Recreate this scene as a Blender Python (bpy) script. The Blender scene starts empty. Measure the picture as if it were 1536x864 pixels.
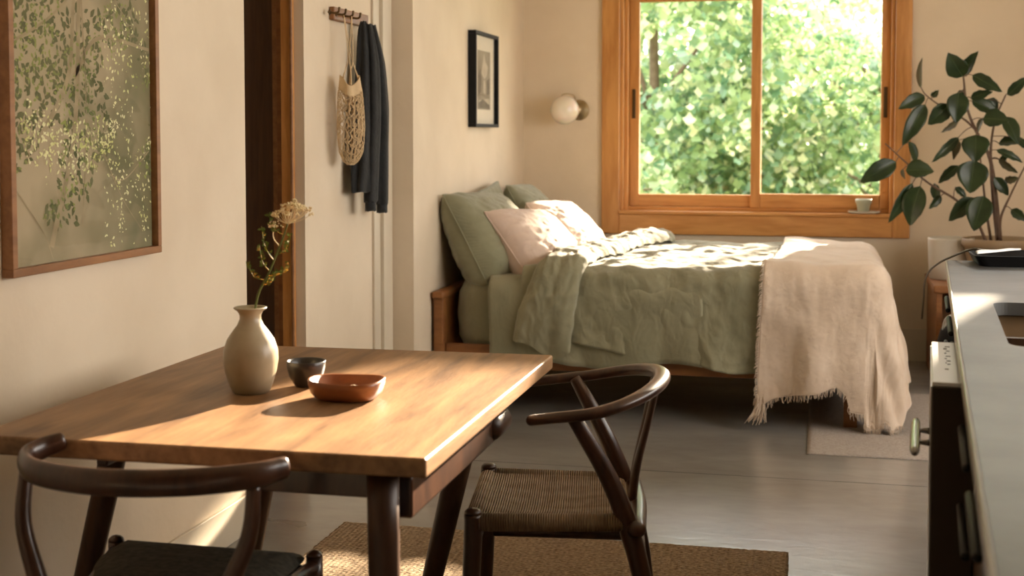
import bpy, bmesh, math, random
from mathutils import Vector, Matrix, noise
R = math.radians
random.seed(7)
S = bpy.context.scene
COL = S.collection

# ------------------------------------------------------------------ camera
F = 1980.0; HCAM = 1.32; YAW = R(13.19); PIT = R(3.0); HOR = 202.0
CYP = HOR + F*math.tan(PIT); CXP = 768.0
FWD = Vector((-math.sin(YAW)*math.cos(PIT), math.cos(YAW)*math.cos(PIT), -math.sin(PIT)))
RGT = Vector((math.cos(YAW), math.sin(YAW), 0)); UPV = RGT.cross(FWD)
CPOS = Vector((0, 0, HCAM))
cd = bpy.data.cameras.new('camera'); cam = bpy.data.objects.new('camera', cd); COL.objects.link(cam)
cam.location = CPOS; cam.rotation_euler = (R(90)-PIT, 0, YAW)
cd.sensor_width = 36; cd.lens = F*36/1536; cd.shift_y = (CYP-432)/1536
cd.clip_start = .05; cd.clip_end = 300
cd.dof.use_dof = True; cd.dof.focus_distance = 3.9; cd.dof.aperture_fstop = 4.0
S.camera = cam
def ray(x, y): return FWD + RGT*((x-CXP)/F) - UPV*((y-CYP)/F)
def atY(x, y, Y): d = ray(x, y); return CPOS + d*(Y/d.y)
def atX(x, y, X): d = ray(x, y); return CPOS + d*(X/d.x)
def atZ(x, y, z): d = ray(x, y); return CPOS + d*((z-HCAM)/d.z)

# ------------------------------------------------------------------ world, sun, added fill
w = bpy.data.worlds.new('sky'); S.world = w; w.use_nodes = True
bg = w.node_tree.nodes['Background']; bg.inputs[0].default_value = (1.0, .968, .915, 1); bg.inputs[1].default_value = 6.8
SUN_AZ = R(17); SUN_EL = R(16.5)
sd = bpy.data.lights.new('sun', 'SUN'); so = bpy.data.objects.new('sun', sd); COL.objects.link(so)
sd.energy = 42; sd.color = (1, .82, .60); sd.angle = R(.9)
sdir = Vector((math.sin(SUN_AZ)*math.cos(SUN_EL), math.cos(SUN_AZ)*math.cos(SUN_EL), math.sin(SUN_EL)))
so.rotation_euler = sdir.to_track_quat('Z', 'Y').to_euler(); so.location = (3, 20, 8)
def area(name, loc, rot, sx, sy, e, c):
    l = bpy.data.lights.new(name, 'AREA'); l.shape = 'RECTANGLE'; l.size = sx; l.size_y = sy; l.energy = e; l.color = c
    o = bpy.data.objects.new(name, l); COL.objects.link(o); o.location = loc; o.rotation_euler = rot
area('right_fill_light', (2.42, 3.9, 1.65), (0, R(90), 0), 1.2, 3.4, 36, (1, .87, .72))  # fill lamp added inside an opening that is out of view
S.view_settings.view_transform = 'Standard'; S.view_settings.look = 'None'
S.view_settings.gamma = 1; S.view_settings.use_curve_mapping = False
S.view_settings.exposure = -.04

# ------------------------------------------------------------------ materials
MATS = {}
def mat(name, col, rough=.6, metal=0, col2=None, kind=None, scale=8, bump=0, bscale=60, stretch=(1, 1, 1), spec=.5, sheen=0, coat=0, detail=5, lo=.35, hi=.65, rot=(0, 0, 0), trans=0, bdist=.01):
    m = bpy.data.materials.new(name); m.use_nodes = True; N = m.node_tree; L = N.links
    p = N.nodes['Principled BSDF']
    p.inputs['Roughness'].default_value = rough; p.inputs['Metallic'].default_value = metal
    p.inputs['Base Color'].default_value = (*col, 1); p.inputs['Specular IOR Level'].default_value = spec
    if sheen: p.inputs['Sheen Weight'].default_value = sheen
    if coat: p.inputs['Coat Weight'].default_value = coat; p.inputs['Coat Roughness'].default_value = .2
    if trans: p.inputs['Subsurface Weight'].default_value = trans
    tc = N.nodes.new('ShaderNodeTexCoord'); mp = N.nodes.new('ShaderNodeMapping')
    mp.inputs['Scale'].default_value = stretch; mp.inputs['Location'].default_value = (1.37, 2.71, .83); mp.inputs['Rotation'].default_value = rot
    L.new(tc.outputs['Object'], mp.inputs[0]); vec = mp.outputs[0]
    if col2:
        if kind == 'wood':
            n0 = N.nodes.new('ShaderNodeTexNoise'); n0.inputs['Scale'].default_value = scale; n0.inputs['Detail'].default_value = 6; n0.inputs['Distortion'].default_value = .8
            L.new(vec, n0.inputs['Vector'])
            wv = N.nodes.new('ShaderNodeTexNoise'); wv.inputs['Scale'].default_value = scale*5; wv.inputs['Detail'].default_value = 4
            L.new(vec, wv.inputs['Vector'])
            mx = N.nodes.new('ShaderNodeMath'); mx.operation = 'MULTIPLY_ADD'; mx.inputs[1].default_value = .35
            L.new(wv.outputs[0], mx.inputs[0]); L.new(n0.outputs[0], mx.inputs[2]); fac = mx.outputs[0]; lo2, hi2 = lo+.17, hi+.17
        else:
            n0 = N.nodes.new('ShaderNodeTexNoise'); n0.inputs['Scale'].default_value = scale; n0.inputs['Detail'].default_value = detail
            L.new(vec, n0.inputs['Vector']); fac = n0.outputs[0]; lo2, hi2 = lo, hi
        cr = N.nodes.new('ShaderNodeValToRGB'); cr.color_ramp.elements[0].position = lo2; cr.color_ramp.elements[1].position = hi2
        cr.color_ramp.elements[0].color = (*col, 1); cr.color_ramp.elements[1].color = (*col2, 1)
        L.new(fac, cr.inputs[0]); L.new(cr.outputs[0], p.inputs['Base Color'])
    if bump:
        nb = N.nodes.new('ShaderNodeTexNoise'); nb.inputs['Scale'].default_value = bscale; nb.inputs['Detail'].default_value = 3
        L.new(vec, nb.inputs['Vector'])
        b = N.nodes.new('ShaderNodeBump'); b.inputs['Strength'].default_value = bump; b.inputs['Distance'].default_value = bdist
        if bdist > .01: nb.inputs['Detail'].default_value = 6; nb.inputs['Distortion'].default_value = .5
        L.new(nb.outputs[0], b.inputs['Height']); L.new(b.outputs[0], p.inputs['Normal'])
    MATS[name] = m; return m
def weave(m, sx, sy, amt=.5, axes=('X', 'Y'), dist=.004):
    """fine crossed thread relief on top of a fabric material"""
    N = m.node_tree; L = N.links; p = N.nodes['Principled BSDF']; tc = N.nodes.new('ShaderNodeTexCoord')
    hs = []
    for ax, s in zip(axes, (sx, sy)):
        wv = N.nodes.new('ShaderNodeTexWave'); wv.bands_direction = ax; wv.inputs['Scale'].default_value = s; wv.inputs['Distortion'].default_value = 1.2; wv.inputs['Detail'].default_value = 2
        L.new(tc.outputs['Object'], wv.inputs[0]); hs.append(wv.outputs['Fac'])
    mu = N.nodes.new('ShaderNodeMath'); mu.operation = 'ADD'; L.new(hs[0], mu.inputs[0]); L.new(hs[1], mu.inputs[1])
    b = N.nodes.new('ShaderNodeBump'); b.inputs['Strength'].default_value = amt; b.inputs['Distance'].default_value = dist
    L.new(mu.outputs[0], b.inputs['Height'])
    if p.inputs['Normal'].is_linked: L.new(p.inputs['Normal'].links[0].from_socket, b.inputs['Normal'])
    L.new(b.outputs[0], p.inputs['Normal'])

mat('plaster', (.68, .565, .42), .85, col2=(.75, .635, .485), scale=2.2, bump=.25, bscale=14, detail=7)
mat('ceiling_paint', (.72, .62, .48), .9, col2=(.76, .66, .5), scale=2, bump=.1, bscale=30)
mat('trim_paint', (.62, .54, .42), .6, col2=(.66, .58, .45), scale=4, bump=.05, bscale=50)
mat('fir', (.45, .19, .045), .42, col2=(.60, .29, .085), kind='wood', scale=3, stretch=(6, 6, .7), bump=.06, bscale=40)
mat('fir_x', (.45, .19, .045), .42, col2=(.60, .29, .085), kind='wood', scale=3, stretch=(.7, 6, 6), bump=.06, bscale=40)
mat('dark_door', (.055, .024, .01), .5, col2=(.085, .04, .017), kind='wood', scale=4, stretch=(8, 8, .6))
mat('table_wood', (.135, .066, .026), .46, col2=(.36, .195, .085), kind='wood', scale=2.6, stretch=(5.5, .7, 5.5), bump=.08, bscale=30, lo=.3, hi=.72)
mat('dark_walnut', (.036, .014, .007), .32, col2=(.07, .028, .013), kind='wood', scale=5, stretch=(4, 4, 1), coat=.25)
mat('table_leg_wood', (.036, .015, .007), .42, col2=(.075, .032, .014), kind='wood', scale=4, stretch=(6, 6, .8))
mat('bed_wood', (.20, .075, .022), .5, col2=(.29, .12, .035), kind='wood', scale=4, stretch=(1, 5, 5))
mat('frame_oak', (.23, .10, .035), .45, col2=(.33, .15, .055), kind='wood', scale=4, stretch=(5, .8, 5))
mat('sage_linen', (.245, .232, .14), .92, col2=(.31, .292, .185), scale=5, bump=.7, bscale=14, sheen=.35, bdist=.02, stretch=(1, 1, .55)); weave(MATS['sage_linen'], 130, 150, .35, ('X', 'Z'))
mat('sage_pillow', (.225, .22, .135), .92, col2=(.28, .275, .175), scale=5, bump=.5, bscale=9, sheen=.35, bdist=.022); weave(MATS['sage_pillow'], 140, 140, .3)
mat('blush_linen', (.62, .48, .40), .92, col2=(.68, .54, .455), scale=5, bump=.45, bscale=9, sheen=.3, bdist=.022); weave(MATS['blush_linen'], 140, 140, .25)
mat('throw_cotton', (.66, .52, .39), .95, col2=(.74, .60, .47), scale=6, bump=.35, bscale=45, sheen=.3); weave(MATS['throw_cotton'], 110, 150, .4, ('X', 'Z'))
mat('stoneware', (.30, .245, .155), .33, col2=(.40, .335, .225), scale=9, bump=.12, bscale=30, detail=8)
mat('dark_glaze', (.025, .021, .019), .3, col2=(.05, .04, .033), scale=12)
mat('bowl_wood', (.20, .062, .018), .35, col2=(.30, .105, .03), kind='wood', scale=6, stretch=(1, 4, 4), coat=.2)
mat('shavings', (.75, .6, .42), .9)
mat('stem_green', (.10, .12, .02), .6)
mat('sprig_leaf', (.10, .15, .02), .6, trans=.1)
mat('flower_cream', (.80, .66, .40), .8, trans=.15)
mat('black_paint', (.012, .012, .013), .5, spec=.15)
mat('paper', (.78, .72, .60), .8, bump=.03, bscale=90)
mat('print_grey', (.23, .20, .155), .8, col2=(.33, .29, .22), scale=8)
mat('print_pale', (.58, .52, .42), .8, col2=(.48, .42, .33), scale=30)
mat('print_dark', (.07, .062, .05), .8, col2=(.16, .14, .11), scale=30)
mat('reflection_ground', (.15, .14, .06), .7, col2=(.42, .34, .21), scale=2.6, lo=.38, hi=.62, detail=4)  # tones of the tree reflection painted behind the left frame's glass
mat('reflection_shade', (.085, .095, .03), .8, col2=(.13, .135, .05), scale=10)
mat('reflection_leaf', (.27, .31, .07), .7, col2=(.16, .19, .05), scale=12)
mat('reflection_leaf_pale', (.86, .82, .50), .7, col2=(.58, .60, .20), scale=20)
mat('reflection_branch', (.40, .32, .19), .8, col2=(.24, .19, .10), scale=10)
mat('string_cotton', (.66, .49, .29), .95, bump=.2, bscale=120)
mat('charcoal_cloth', (.012, .013, .014), .95, col2=(.02, .021, .022), scale=20, bump=.3, bscale=80, sheen=.1)
mat('peg_wood', (.17, .07, .022), .45, col2=(.25, .11, .038), kind='wood', scale=5, stretch=(5, 1, 5))
mat('bronze', (.12, .075, .035), .35, metal=.9)
mat('brass', (.45, .36, .22), .35, metal=.9)
mat('opal_glass', (.80, .73, .62), .12, trans=.3, coat=.4)
mat('chrome', (.20, .19, .185), .2, metal=1)
mat('steel', (.58, .57, .55), .3, metal=.85, bump=.05, bscale=200)
mat('control_white', (.66, .66, .65), .3)
mat('control_mark', (.07, .07, .075), .5)
mat('cabinet_brown', (.05, .026, .013), .4, col2=(.085, .045, .022), kind='wood', scale=4, stretch=(6, 6, .8))
mat('door_edge', (.038, .024, .014), .35, metal=.1)
mat('counter_concrete', (.08, .084, .085), .30, col2=(.15, .155, .155), scale=5, bump=.12, bscale=18, detail=9)
mat('edge_highlight', (.30, .27, .235), .3, col2=(.38, .35, .31), scale=9)  # paler tone stands for the highlight along the worktop edge
mat('sink_bronze', (.17, .11, .06), .35, metal=.35)
mat('leaf_dark', (.014, .030, .010), .33, col2=(.028, .050, .016), scale=12, spec=.35)
mat('leaf_under', (.06, .075, .03), .5, col2=(.10, .07, .035), scale=6)
mat('leaf_rib', (.07, .10, .035), .5)
mat('plant_stem', (.10, .055, .035), .7, col2=(.15, .095, .06), scale=20)
mat('soil', (.02, .014, .01), .95, bump=.6, bscale=60)
mat('tan_stoneware', (.25, .17, .095), .55, col2=(.33, .235, .14), scale=7)
mat('white_ceramic', (.56, .52, .44), .35, col2=(.62, .575, .49), scale=4)
mat('celadon', (.42, .43, .31), .35)
mat('jute', (.26, .165, .085), .95, col2=(.56, .40, .24), scale=70, stretch=(1, 2.2, 1), bump=.8, bscale=90, bdist=.02)
mat('grey_rug', (.33, .285, .25), .95, col2=(.42, .37, .33), scale=90, bump=.4, bscale=140)
mat('paper_cord', (.40, .275, .155), .8, col2=(.50, .355, .21), scale=30)
mat('seat_dark', (.045, .040, .029), .95, col2=(.085, .075, .053), scale=60, bump=.5, bscale=90)
mat('grass', (.09, .14, .03), .9, col2=(.14, .2, .05), scale=3)
mat('bark', (.13, .09, .055), .9, col2=(.2, .15, .1), scale=14, bump=.4, bscale=20)
mat('cord_black', (.06, .04, .015), .5)
weave(MATS['paper_cord'], 55, 4, .9, ('Y', 'X'), .01)

# floor: sealed concrete with mottling, patchy gloss and one saw-cut joint
def floor_mat():
    m = bpy.data.materials.new('concrete'); m.use_nodes = True; N = m.node_tree; L = N.links; p = N.nodes['Principled BSDF']; MATS['concrete'] = m
    tc = N.nodes.new('ShaderNodeTexCoord'); mp = N.nodes.new('ShaderNodeMapping'); mp.inputs['Location'].default_value = (3.3, 5.7, 1.37); mp.inputs['Scale'].default_value = (.8, 1.7, 1)
    L.new(tc.outputs['Object'], mp.inputs[0])
    def nzn(sc, det, dist=.4):
        n = N.nodes.new('ShaderNodeTexNoise'); n.inputs['Scale'].default_value = sc; n.inputs['Detail'].default_value = det; n.inputs['Distortion'].default_value = dist; L.new(mp.outputs[0], n.inputs['Vector']); return n.outputs[0]
    a, b = nzn(1.3, 4), nzn(7, 5, 1.2)
    mx = N.nodes.new('ShaderNodeMath'); mx.operation = 'MULTIPLY_ADD'; mx.inputs[1].default_value = .45; L.new(b, mx.inputs[0]); L.new(a, mx.inputs[2])
    cr = N.nodes.new('ShaderNodeValToRGB'); cr.color_ramp.interpolation = 'B_SPLINE'; cr.color_ramp.elements[0].position = .45; cr.color_ramp.elements[1].position = 1.0
    cr.color_ramp.elements[0].color = (.15, .135, .118, 1); cr.color_ramp.elements[1].color = (.36, .35, .335, 1); L.new(mx.outputs[0], cr.inputs[0]); L.new(cr.outputs[0], p.inputs['Base Color'])
    mr = N.nodes.new('ShaderNodeMapRange'); mr.inputs[1].default_value = .1; mr.inputs[2].default_value = .9; mr.inputs[3].default_value = .22; mr.inputs[4].default_value = .5
    L.new(nzn(3.1, 4, .8), mr.inputs[0]); L.new(mr.outputs[0], p.inputs['Roughness'])
    p.inputs['Coat Weight'].default_value = .8; p.inputs['Coat Roughness'].default_value = .22; p.inputs['Specular IOR Level'].default_value = .6
    bp = N.nodes.new('ShaderNodeBump'); bp.inputs['Strength'].default_value = .12; bp.inputs['Distance'].default_value = .01; L.new(nzn(11, 3, .6), bp.inputs['Height']); L.new(bp.outputs[0], p.inputs['Normal']); L.new(bp.outputs[0], p.inputs['Coat Normal'])
    return m
floor_mat()
# jute rug relief
def jute_relief():
    m = MATS['jute']; weave(m, 20, 34, .6, ('X', 'Y'), .012)
jute_relief()
# thin clear glass (straight-through with a fresnel reflection)
def glass(name, refl=.12, tint=(1, 1, 1)):
    m = bpy.data.materials.new(name); m.use_nodes = True; N = m.node_tree; L = N.links
    for n in list(N.nodes):
        if n.type == 'BSDF_PRINCIPLED': N.nodes.remove(n)
    out = N.nodes['Material Output']; t = N.nodes.new('ShaderNodeBsdfTransparent'); g = N.nodes.new('ShaderNodeBsdfGlossy'); g.inputs['Roughness'].default_value = .02
    t.inputs[0].default_value = (*tint, 1)
    fr = N.nodes.new('ShaderNodeFresnel'); fr.inputs[0].default_value = 1.45
    ge = N.nodes.new('ShaderNodeNewGeometry'); inv = N.nodes.new('ShaderNodeMath'); inv.operation = 'SUBTRACT'; inv.inputs[0].default_value = 1; L.new(ge.outputs['Backfacing'], inv.inputs[1])
    mu = N.nodes.new('ShaderNodeMath'); mu.operation = 'MULTIPLY'; L.new(fr.outputs[0], mu.inputs[0]); L.new(inv.outputs[0], mu.inputs[1])
    mx = N.nodes.new('ShaderNodeMixShader'); L.new(mu.outputs[0], mx.inputs[0]); L.new(t.outputs[0], mx.inputs[1]); L.new(g.outputs[0], mx.inputs[2]); L.new(mx.outputs[0], out.inputs[0])
    MATS[name] = m
glass('clear_glass')
def leafmat(name, c, c2, tr):
    m = bpy.data.materials.new(name); m.use_nodes = True; N = m.node_tree; L = N.links
    for n in list(N.nodes):
        if n.type == 'BSDF_PRINCIPLED': N.nodes.remove(n)
    out = N.nodes['Material Output']; d = N.nodes.new('ShaderNodeBsdfDiffuse'); t = N.nodes.new('ShaderNodeBsdfTranslucent'); g = N.nodes.new('ShaderNodeBsdfGlossy'); g.inputs['Roughness'].default_value = .35
    no = N.nodes.new('ShaderNodeTexNoise'); no.inputs['Scale'].default_value = 2.3; tc = N.nodes.new('ShaderNodeTexCoord'); L.new(tc.outputs['Object'], no.inputs[0])
    cr = N.nodes.new('ShaderNodeValToRGB'); cr.color_ramp.elements[0].position = .4; cr.color_ramp.elements[1].position = .6
    cr.color_ramp.elements[0].color = (*c, 1); cr.color_ramp.elements[1].color = (*c2, 1); L.new(no.outputs[0], cr.inputs[0])
    L.new(cr.outputs[0], d.inputs[0]); L.new(cr.outputs[0], t.inputs[0])
    m1 = N.nodes.new('ShaderNodeMixShader'); m1.inputs[0].default_value = tr; L.new(d.outputs[0], m1.inputs[1]); L.new(t.outputs[0], m1.inputs[2])
    m2 = N.nodes.new('ShaderNodeMixShader'); m2.inputs[0].default_value = .10; L.new(m1.outputs[0], m2.inputs[1]); L.new(g.outputs[0], m2.inputs[2]); L.new(m2.outputs[0], out.inputs[0])
    MATS[name] = m
leafmat('foliage', (.29, .42, .19), (.44, .56, .27), .6)
leafmat('foliage_deep', (.12, .24, .13), (.24, .38, .22), .5)
leafmat('foliage_lime', (.66, .68, .40), (.78, .78, .52), .6)

# ------------------------------------------------------------------ helpers
def obj(name, bm, m, parent=None, smooth=False, bevel=0, seg=2, sub=0, solid=0, loc=None, local=False):
    me = bpy.data.meshes.new(name); bmesh.ops.recalc_face_normals(bm, faces=bm.faces); bm.to_mesh(me); bm.free()
    o = bpy.data.objects.new(name, me); COL.objects.link(o)
    for k in (m if isinstance(m, (list, tuple)) else [m]): me.materials.append(MATS[k])
    if smooth:
        for p in me.polygons: p.use_smooth = True
    if solid:
        md = o.modifiers.new('solid', 'SOLIDIFY'); md.thickness = solid; md.offset = -1
    if bevel:
        md = o.modifiers.new('bevel', 'BEVEL'); md.width = bevel; md.segments = seg; md.limit_method = 'ANGLE'; md.harden_normals = False
        for p in me.polygons: p.use_smooth = True
        try:
            md2 = o.modifiers.new('wn', 'WEIGHTED_NORMAL'); md2.keep_sharp = True
        except Exception: pass
    if sub:
        md = o.modifiers.new('sub', 'SUBSURF'); md.levels = sub; md.render_levels = sub
    if parent is not None:
        o.parent = parent
        if not local:                       # geometry given in world space
            pm = parent.get('_w'); 
            M = world_of(parent).inverted(); me.transform(M)
    return o
def world_of(o):
    M = Matrix.LocRotScale(o.location, o.rotation_euler, o.scale)
    return world_of(o.parent) @ M if o.parent else M
def thing(name, label, cat, loc=(0, 0, 0), rz=0, group=None):
    o = bpy.data.objects.new(name, None); COL.objects.link(o); o.location = loc; o.rotation_euler = (0, 0, rz); o.empty_display_size = .05
    o['label'] = label; o['category'] = cat
    if group: o['group'] = group
    return o
def tag(o, label, cat, group=None, recenter=True):
    o['label'] = label; o['category'] = cat
    if group: o['group'] = group
    return o
def struct(name, bm, m, **k):
    o = obj(name, bm, m, **k)
    if o.parent is None: o['kind'] = 'structure'
    return o
def BM(): return bmesh.new()
def box(bm, x0, x1, y0, y1, z0, z1, M=None):
    vs = [bm.verts.new((x, y, z)) for x in (x0, x1) for y in (y0, y1) for z in (z0, z1)]
    if M is not None:
        for v in vs: v.co = M @ v.co
    for f in ((0, 1, 3, 2), (4, 6, 7, 5), (0, 4, 5, 1), (2, 3, 7, 6), (0, 2, 6, 4), (1, 5, 7, 3)): bm.faces.new([vs[i] for i in f])
    return bm
def bx(*a): return box(BM(), *a)
def catmull(P, n=6):
    P = [Vector(p) for p in P]
    if len(P) < 3: return P
    Q = [P[0]*2-P[1]]+P+[P[-1]*2-P[-2]]; out = []
    for i in range(1, len(Q)-2):
        for k in range(n):
            t = k/n; a, b, c, d = Q[i-1], Q[i], Q[i+1], Q[i+2]
            out.append(.5*((2*b)+(c-a)*t+(2*a-5*b+4*c-d)*t*t+(3*b-a-3*c+d)*t**3))
    out.append(P[-1]); return out
def lerp_list(L, t):
    if not isinstance(L, (list, tuple)): return L
    f = t*(len(L)-1); i = min(int(f), len(L)-2)
    return L[i]+(L[i+1]-L[i])*(f-i) if len(L) > 1 else L[0]
def tube(bm, P, r, seg=10, smooth=6, flat=1.0, ref=None, cap=True, round_end=False):
    """sweep; r scalar or list along; flat = section height factor along ref"""
    P = catmull(P, smooth) if smooth else [Vector(p) for p in P]
    n = len(P)
    T = [(P[min(i+1, n-1)]-P[max(i-1, 0)]).normalized() for i in range(n)]
    u = Vector(ref) if ref else (Vector((0, 0, 1)) if abs(T[0].z) < .9 else Vector((1, 0, 0)))
    rings = []
    radii = [lerp_list(r, i/(n-1)) for i in range(n)]
    pts = list(zip(P, T, radii))
    if round_end:
        a, ta, ra = pts[0]; b, tb, rb = pts[-1]
        pts = [(a-ta*ra*.7*k, ta, ra*q) for k, q in ((1, .35), (.8, .65), (.45, .9))]+pts+[(b+tb*rb*.7*k, tb, rb*q) for k, q in ((.45, .9), (.8, .65), (1, .35))]
    for p, t, rr in pts:
        v = ref and Vector(ref) or u
        side = t.cross(v)
        if side.length < 1e-4: side = t.orthogonal()
        side.normalize(); upn = side.cross(t).normalized()
        if not ref: u = upn
        rings.append([bm.verts.new(p+side*math.cos(2*math.pi*k/seg)*rr+upn*math.sin(2*math.pi*k/seg)*rr*flat) for k in range(seg)])
    for a, b in zip(rings, rings[1:]):
        for k in range(seg): bm.faces.new((a[k], a[(k+1) % seg], b[(k+1) % seg], b[k]))
    if cap: bm.faces.new(rings[0][::-1]); bm.faces.new(rings[-1])
    return bm
def lathe(bm, prof, c=(0, 0, 0), seg=40, sx=1, sy=1):
    rings = []
    for r, z in prof:
        rings.append([bm.verts.new((c[0]+math.cos(2*math.pi*k/seg)*r*sx, c[1]+math.sin(2*math.pi*k/seg)*r*sy, c[2]+z)) for k in range(seg)])
    for a, b in zip(rings, rings[1:]):
        for k in range(seg): bm.faces.new((a[k], a[(k+1) % seg], b[(k+1) % seg], b[k]))
    if prof[0][0] > 1e-5: bm.faces.new(rings[0][::-1])
    if prof[-1][0] > 1e-5: bm.faces.new(rings[-1])
    bmesh.ops.remove_doubles(bm, verts=bm.verts, dist=1e-6)
    return bm
def grid(bm, nu, nv, fn, skip=None):
    V = [[bm.verts.new(fn(i/nu, j/nv)) for j in range(nv+1)] for i in range(nu+1)]
    for i in range(nu):
        for j in range(nv): bm.faces.new((V[i][j], V[i+1][j], V[i+1][j+1], V[i][j+1]))
    return V
def nz(x, y, z=0): return noise.noise(Vector((x, y, z)))
def ss(a, b, x): t = max(0, min(1, (x-a)/(b-a))); return t*t*(3-2*t)

# ------------------------------------------------------------------ room shell
WY = 8.0          # window wall face
XL = -1.85; XH = -1.91; XB = -1.80; XR = 2.3; YB = -1.6; HC = 2.95
TW = .22
struct('floor', bx(-3.4, XR+TW, YB-TW, WY+TW, -.12, 0), 'concrete')
bm = bx(-1.84, 2.2, 5.118, 5.122, 0, .0005); o = struct('trim_1', bm, 'control_mark')
struct('ceiling', bx(-3.4, XR+TW, YB-TW, WY+TW, HC, HC+.1), 'ceiling_paint')
# window wall with the window opening and an unseen strip opening added for sun
wx0, wx1, wz0, wz1 = -1.20, .41, .85, 2.20      # rough opening
hx0, hx1, hz0, hz1 = .42, 1.85, 2.25, 2.80
bm = BM()
box(bm, -2.1, wx0, WY, WY+TW, 0, hz0); box(bm, wx1, XR+TW, WY, WY+TW, 0, hz0)
box(bm, wx0, wx1, WY, WY+TW, 0, wz0); box(bm, wx0, wx1, WY, WY+TW, wz1, hz0)
box(bm, -2.1, hx0, WY, WY+TW, hz0, HC); box(bm, hx1, XR+TW, WY, WY+TW, hz0, HC); box(bm, hx0, hx1, WY, WY+TW, hz1, HC)
struct('wall_back', bm, 'plaster')
# left: wall with the picture, door recess, wall with the pegs, wall behind the bed
Y1 = 4.04; Y2 = 4.7; Y3 = 5.72
struct('wall_left', bx(XL-.14, XL, YB, Y1, 0, HC), 'plaster')
bm = BM(); box(bm, -3.3, -2.20, Y2, Y2+.14, 0, HC); box(bm, -1.975, XH, Y2, Y2+.14, 0, HC); box(bm, -2.2, -1.975, Y2, Y2+.14, 2.2, HC)
box(bm, XH-.14, XH, Y2+.14, Y3+.1, 0, HC); box(bm, -3.3, XL-.14, Y1-.14, Y1, 0, HC); box(bm, -3.4, -3.3, Y1-.14, Y2+.14, 0, HC)
box(bm, XH-.14, XB-.14, Y3, Y3+.14, 0, HC)
struct('wall_hall', bm, 'plaster')
struct('wall_bed', bx(XB-.14, XB, Y3, WY, 0, HC), 'plaster')
# wall on the right, with an unseen wide opening added for fill light
ky0, ky1, kz0, kz1 = 2.1, 5.7, 1.0, 2.3
bm = BM(); box(bm, XR, XR+TW, YB, ky0, 0, HC); box(bm, XR, XR+TW, ky1, WY, 0, HC); box(bm, XR, XR+TW, ky0, ky1, 0, kz0); box(bm, XR, XR+TW, ky0, ky1, kz1, HC)
struct('wall_right', bm, 'plaster')
struct('wall_front', bx(-3.4, XR+TW, YB-TW, YB, 0, HC), 'cabinet_brown')
# baseboards
struct('baseboard_left', bx(XL, XL+.012, YB, Y1, 0, .128), 'trim_paint', bevel=.003)
struct('baseboard_hall', bx(XH, XH+.012, Y2+.0, Y3-.16, 0, .128), 'trim_paint', bevel=.003)
struct('baseboard_bed', bx(XB, XB+.014, Y3, WY, 0, .128), 'trim_paint', bevel=.003)
struct('baseboard_back', bx(XB+.014, XR, WY-.016, WY, 0, .19), 'trim_paint', bevel=.004)
# pale painted door casing at the end of the peg wall (several stepped strips)
for i, (a, b, d) in enumerate([(557, 566, .012), (566, 575, .028), (575, 583, .016)]):
    ya = atX(a, 150, XH).y; yb = min(atX(b, 150, XH).y, Y3-.001)
    struct('trim_%d' % (i+2), bx(XH, XH+d, ya, yb, 0, 2.3), 'trim_paint', bevel=.003)
# dark door in the recess with its fir casing
d = thing('door_1', '', '', (-2.1, Y2, 0)); del d['label']; del d['category']; d['kind'] = 'structure'
obj('door_panel', bx(-2.20, -2.052, Y2+.05, Y2+.09, .005, 2.18), 'dark_door', d, bevel=.002)
obj('door_stop', bx(-2.052, -2.030, Y2+.03, Y2+.09, 0, 2.19), 'frame_oak', d, bevel=.002)
obj('door_jamb', bx(-2.024, -2.000, Y2+.004, Y2+.09, 0, 2.2), 'bed_wood', d, bevel=.003)
obj('door_casing', bx(-1.998, -1.948, Y2-.018, Y2+.0, 0, 2.24), 'fir', d, bevel=.004)
obj('casing_bead', bx(-1.958, -1.946, Y2-.028, Y2-.018, 0, 2.24), 'frame_oak', d, bevel=.004)

# ------------------------------------------------------------------ window_1
W = thing('window_1', '', '', (-.4, WY, wz0)); del W['label']; del W['category']; W['kind'] = 'structure'
def P2(x, y, Y=WY): v = atY(x, y, Y); return v.x, v.z
cx0, cz0 = -1.308, .717; cx1 = .503; ct = 2.245
f = WY-.03
obj('window_casing', bx(cx0, wx0-.0, f, WY, cz0, ct), 'fir', W, bevel=.006)
obj('window_casing', bx(wx1, cx1, f, WY, cz0, ct), 'fir', W, bevel=.006)
obj('window_casing', bx(wx0, wx1, f, WY, wz1+.0, ct), 'fir_x', W, bevel=.006)
obj('window_apron', bx(wx0, wx1, f, WY, cz0, wz0-.012), 'fir_x', W, bevel=.006)
obj('window_sill', bx(wx0+.002, wx1-.002, f-.012, WY+.19, wz0-.012, wz0+.008), 'fir_x', W, bevel=.004)
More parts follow.
